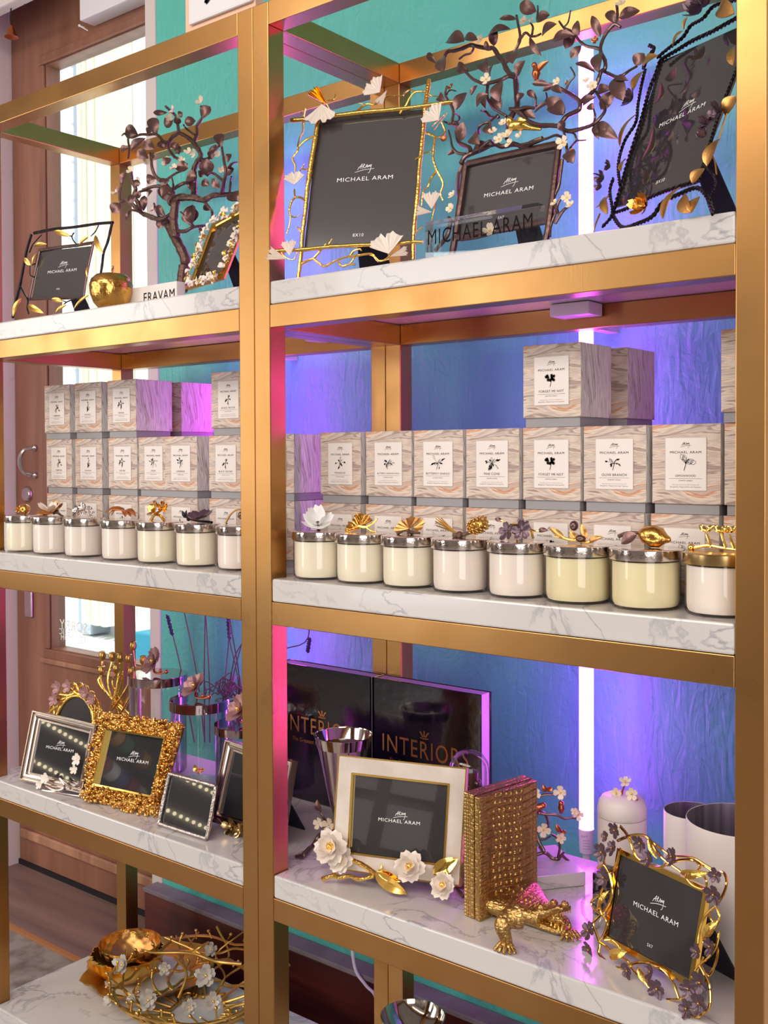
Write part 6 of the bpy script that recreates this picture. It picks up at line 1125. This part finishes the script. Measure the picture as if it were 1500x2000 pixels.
# lavender
PLv = Pl((atY(425, 1560, 0.362)[0], 0.362, S3), 20, 0, 0)
t = thing('lavender_bunch', PLv.o, 'bunch of dried lavender stalks standing behind the glass canisters', 'dried flowers')
g = G(); st_ = [((1000, 1300), (870, 600), (750, 100)), ((1100, 1300), (1030, 680), (900, 30), (860, -60)), ((1100, 1300), (1095, 680), (1105, 60), (1105, -60)), ((1150, 1300), (1145, 690), (1110, 60)), ((1250, 1300), (1290, 800), (1335, 280), (1340, 130)), ((1200, 1300), (1350, 800), (1400, 560), (1500, 200)), ((1300, 1300), (1430, 800), (1340, 290)), ((1300, 1300), (1440, 800), (1360, 200), (1340, 60)), ((1280, 1300), (1360, 620), (1460, 340), (1800, -40)), ((1300, 1300), (1450, 800), (1900, 140), (2110, -80)), ((1320, 1300), (1700, 500), (2080, 320), (2110, 60))]
for P in st_: tube(g, [PLv(*q, random.uniform(-.02, .02)) for q in cs(P)], [.0018, .0013], 6, 5)
mk('stalks', g, 'stem', t)
for (x0, y0, x1, y1) in ((780, 250, 735, 70), (1340, 290, 1325, 70), (2105, 420, 2125, 290)):
    a, b = PLv(*cs([(x0, y0)])[0]), PLv(*cs([(x1, y1)])[0]); g = G()
    for i in range(26): f_ = i/25; c = a+(b-a)*f_; an = i*2.4; u = PLv.e1*math.cos(an)+PLv.n*math.sin(an); tube(g, [c, c+u*.005+EZ*.004], [.0032, .001], 6)
    mk('flower_spike', g, 'lavender', t)
g = G()
for i in range(26): c = PLv(*cs([(1330+random.uniform(-110, 110), 820+random.uniform(-110, 110))])[0], random.uniform(-.03, .03)); tube(g, [c+np.array([random.uniform(-.03, .03) for _ in range(3)]) for _ in range(4)], .0014, 5, 4)
mk('twig_ball', g, 'stem', t)
# ------------------------------------------------------------------ lowest shelf
cl = crop(150, 1800, 4.545)
kb = lambda x, y, z: atZ(*cl([(x, y)])[0], z)
pc = kb(470, 520, S4+0.004)
t = thing('golden_leaf_tray', (pc[0], pc[1]+0.02, S4), 'golden tray with scalloped leaf rim under the golden bowls', 'tray'); cP = np.array([pc[0]+0.03, pc[1]+0.03, S4])
g = G(); lathe(g, [(0, .002), (.085, .0025), (.12, .014), (.150, .034), (.147, .036), (.118, .018), (.085, .006), (0, .005)], cP, 72, wob=lambda a, z: 1+(0.05*math.cos(9*a)+0.012*math.cos(40*a))*min(1, z/.03)); mk('tray_body', g, 'gold_satin', t)
g = G(); lathe(g, [(0, .0062), (.08, .0068), (.1, .0125)], cP, 40); mk('white_lining', g, 'ceramic', t)
cB = cP+np.array([-0.040, -0.028, 0.007])
t = thing('golden_bowl', cB, 'ragged edged golden bowl nested in the leaf tray', 'bowl')
g = G(); lathe(g, [(0, .001), (.03, .001), (.06, .012), (.078, .038), (.085, .064), (.082, .064), (.075, .040), (.056, .016), (0, .006)], cB, 80, wob=lambda a, z: 1+0.03*math.sin(17*a)*(z > .03)+0.03*math.sin(41*a)*(z > .06)); mk('bowl_body', g, 'gold', t)
cB2 = cB+np.array([0.004, 0.004, 0.017])
def dimple(a, z): return 1+0.018*math.cos(13*a+(3.14 if int(z/.012) % 2 else 0))
t = thing('hammered_bowl', cB2, 'smooth golden bowl with dimpled inside resting in the ragged bowl', 'bowl')
g = G(); lathe(g, [(0, .0), (.02, .0), (.05, .012), (.066, .036), (.073, .068), (.0715, .068)], cB2, 64); mk('outer_wall', g, 'gold_deep', t)
g = G(); lathe(g, [(.0715, .068)]+[(.0715*math.sin(math.acos(1-q)), .005+.063*q) for q in np.linspace(.98, .02, 18)]+[(0, .004)], cB2, 78, wob=dimple); mk('dimpled_inside', g, 'gold_leaf', t)
# twig basket
cT = kb(960, 820, S4); cT = np.array([cT[0]+0.02, cT[1]+0.02, S4])
t = thing('twig_basket', cT, 'large openwork basket of golden twigs and smoky glass flowers at the bottom left', 'basket')
R1, R2, HT = 0.06, 0.19, 0.075
def bs(a, s): r = R1+(R2-R1)*s**0.8; return cT+np.array([r*math.cos(a), r*math.sin(a), 0.006+HT*s**1.6])
g = G()
for j, s_ in enumerate((0.04, 0.35, 0.62, 0.85, 1.0)):
    P = [bs(a, min(1.05, max(0.0, s_+0.06*math.sin(a*5+j*2)+random.uniform(-.03, .03)))) for a in np.linspace(0, 2*math.pi, 40)]; P[-1] = P[0]; tube(g, P, .0034, 7, 3, 0.1)
for i in range(30):
    a = i*0.2094+random.uniform(-.05, .05); tube(g, [bs(a, 0.0), bs(a+random.uniform(-.25, .25), 0.4), bs(a+random.uniform(-.3, .3), 0.75), bs(a+random.uniform(-.3, .3), 1.08+random.uniform(0, .1))], [.0032, .0028, .0022], 6, 4, 0.1)
    e = bs(a+.1, 1.0); q = e+np.array([random.uniform(-.015, .015), random.uniform(-.015, .015), .016]); tube(g, [e, q], .002, 6); ball(g, q, .0042, 8, 5)
    e = bs(a-.1, .6); q = e+np.array([random.uniform(-.012, .012), random.uniform(-.012, .012), .014]); tube(g, [e, q], .002, 6); ball(g, q, .004, 8, 5)
e = kb(700, 275, S4+.09); tube(g, [kb(575, 255, S4+.09), e, kb(1010, 280, S4+.088), kb(1230, 350, S4+.08), kb(1460, 375, S4+.07)], [.003, .0035, .0045], 8, 5, .08); tube(g, [kb(1010, 280, S4+.088), kb(1090, 230, S4+.10), kb(1170, 185, S4+.105)], .0035, 8)
tube(g, [kb(870, 320, S4+.08), kb(950, 400, S4+.075), kb(970, 500, S4+.06), kb(900, 680, S4+.03)], .0035, 8); tube(g, [kb(1000, 350, S4+.08), kb(975, 400, S4+.075)], .003, 8)
mk('twig_mesh', g, 'gold_satin', t)
for x, y, R_, z_ in ((1195, 250, 65, .09), (405, 390, 90, .09), (1150, 480, 105, .06), (780, 420, 60, .06), (640, 700, 95, .05), (490, 700, 55, .05), (1215, 710, 85, .045), (1000, 760, 70, .04), (290, 700, 60, .04)):
    c = kb(x, y, S4+z_); R = R_/4.545*((c-CAM)@FW)/FPX; g = G(); nn = nrm(np.array([0.4+random.uniform(-.3, .3), -.8, .5])); flower(g, c, nn, R, 5, .35, th=.001); flower(g, c+nn*R*.08, nn, R*.7, 5, .6, rot=.6, th=.001); f_ = mk('flower', g, 'smoky_petal', t); g = G(); ball(g, c+nn*R*.15, R*.14, 8, 5); mk('stamen', g, 'gold_smooth', f_)
# steel pedestal bowl at the bottom right
Yb = 0.27; c, r = rim(741, 871, 1983, Yb); zr = c[2]
t = thing('steel_bowl', (c[0], c[1], S4), 'polished steel bowl at the bottom edge, under the lowest rail', 'bowl')
h = zr-S4; g = G(); lathe(g, [(0, .001), (.045, .001), (.045, .004), (.012, .012), (.012, h-r*0.9), (r*.4, h-r*.75), (r*.85, h-r*.35), (r, h), (r-.002, h), (r*.83, h-r*.34), (r*.38, h-r*.72), (0, h-r*.8)], (c[0], c[1], S4), 56); mk('bowl_body', g, 'steel_mirror', t)
# cord on the wall
q0, q1, q2, q3 = atY(688, 1850, .502), atY(695, 1896, .502), atY(715, 1925, .502), atY(735, 1955, .502)
g = G(); tube(g, [q0+np.array([0, .01, .05]), q0, q1, q2, q3, q3-EZ*.12], .0035, 8, 5); o = mk('power_cord', g, 'white_plastic'); tag(o, 'pale power cord hanging down in front of the dark skirting box', 'cord')
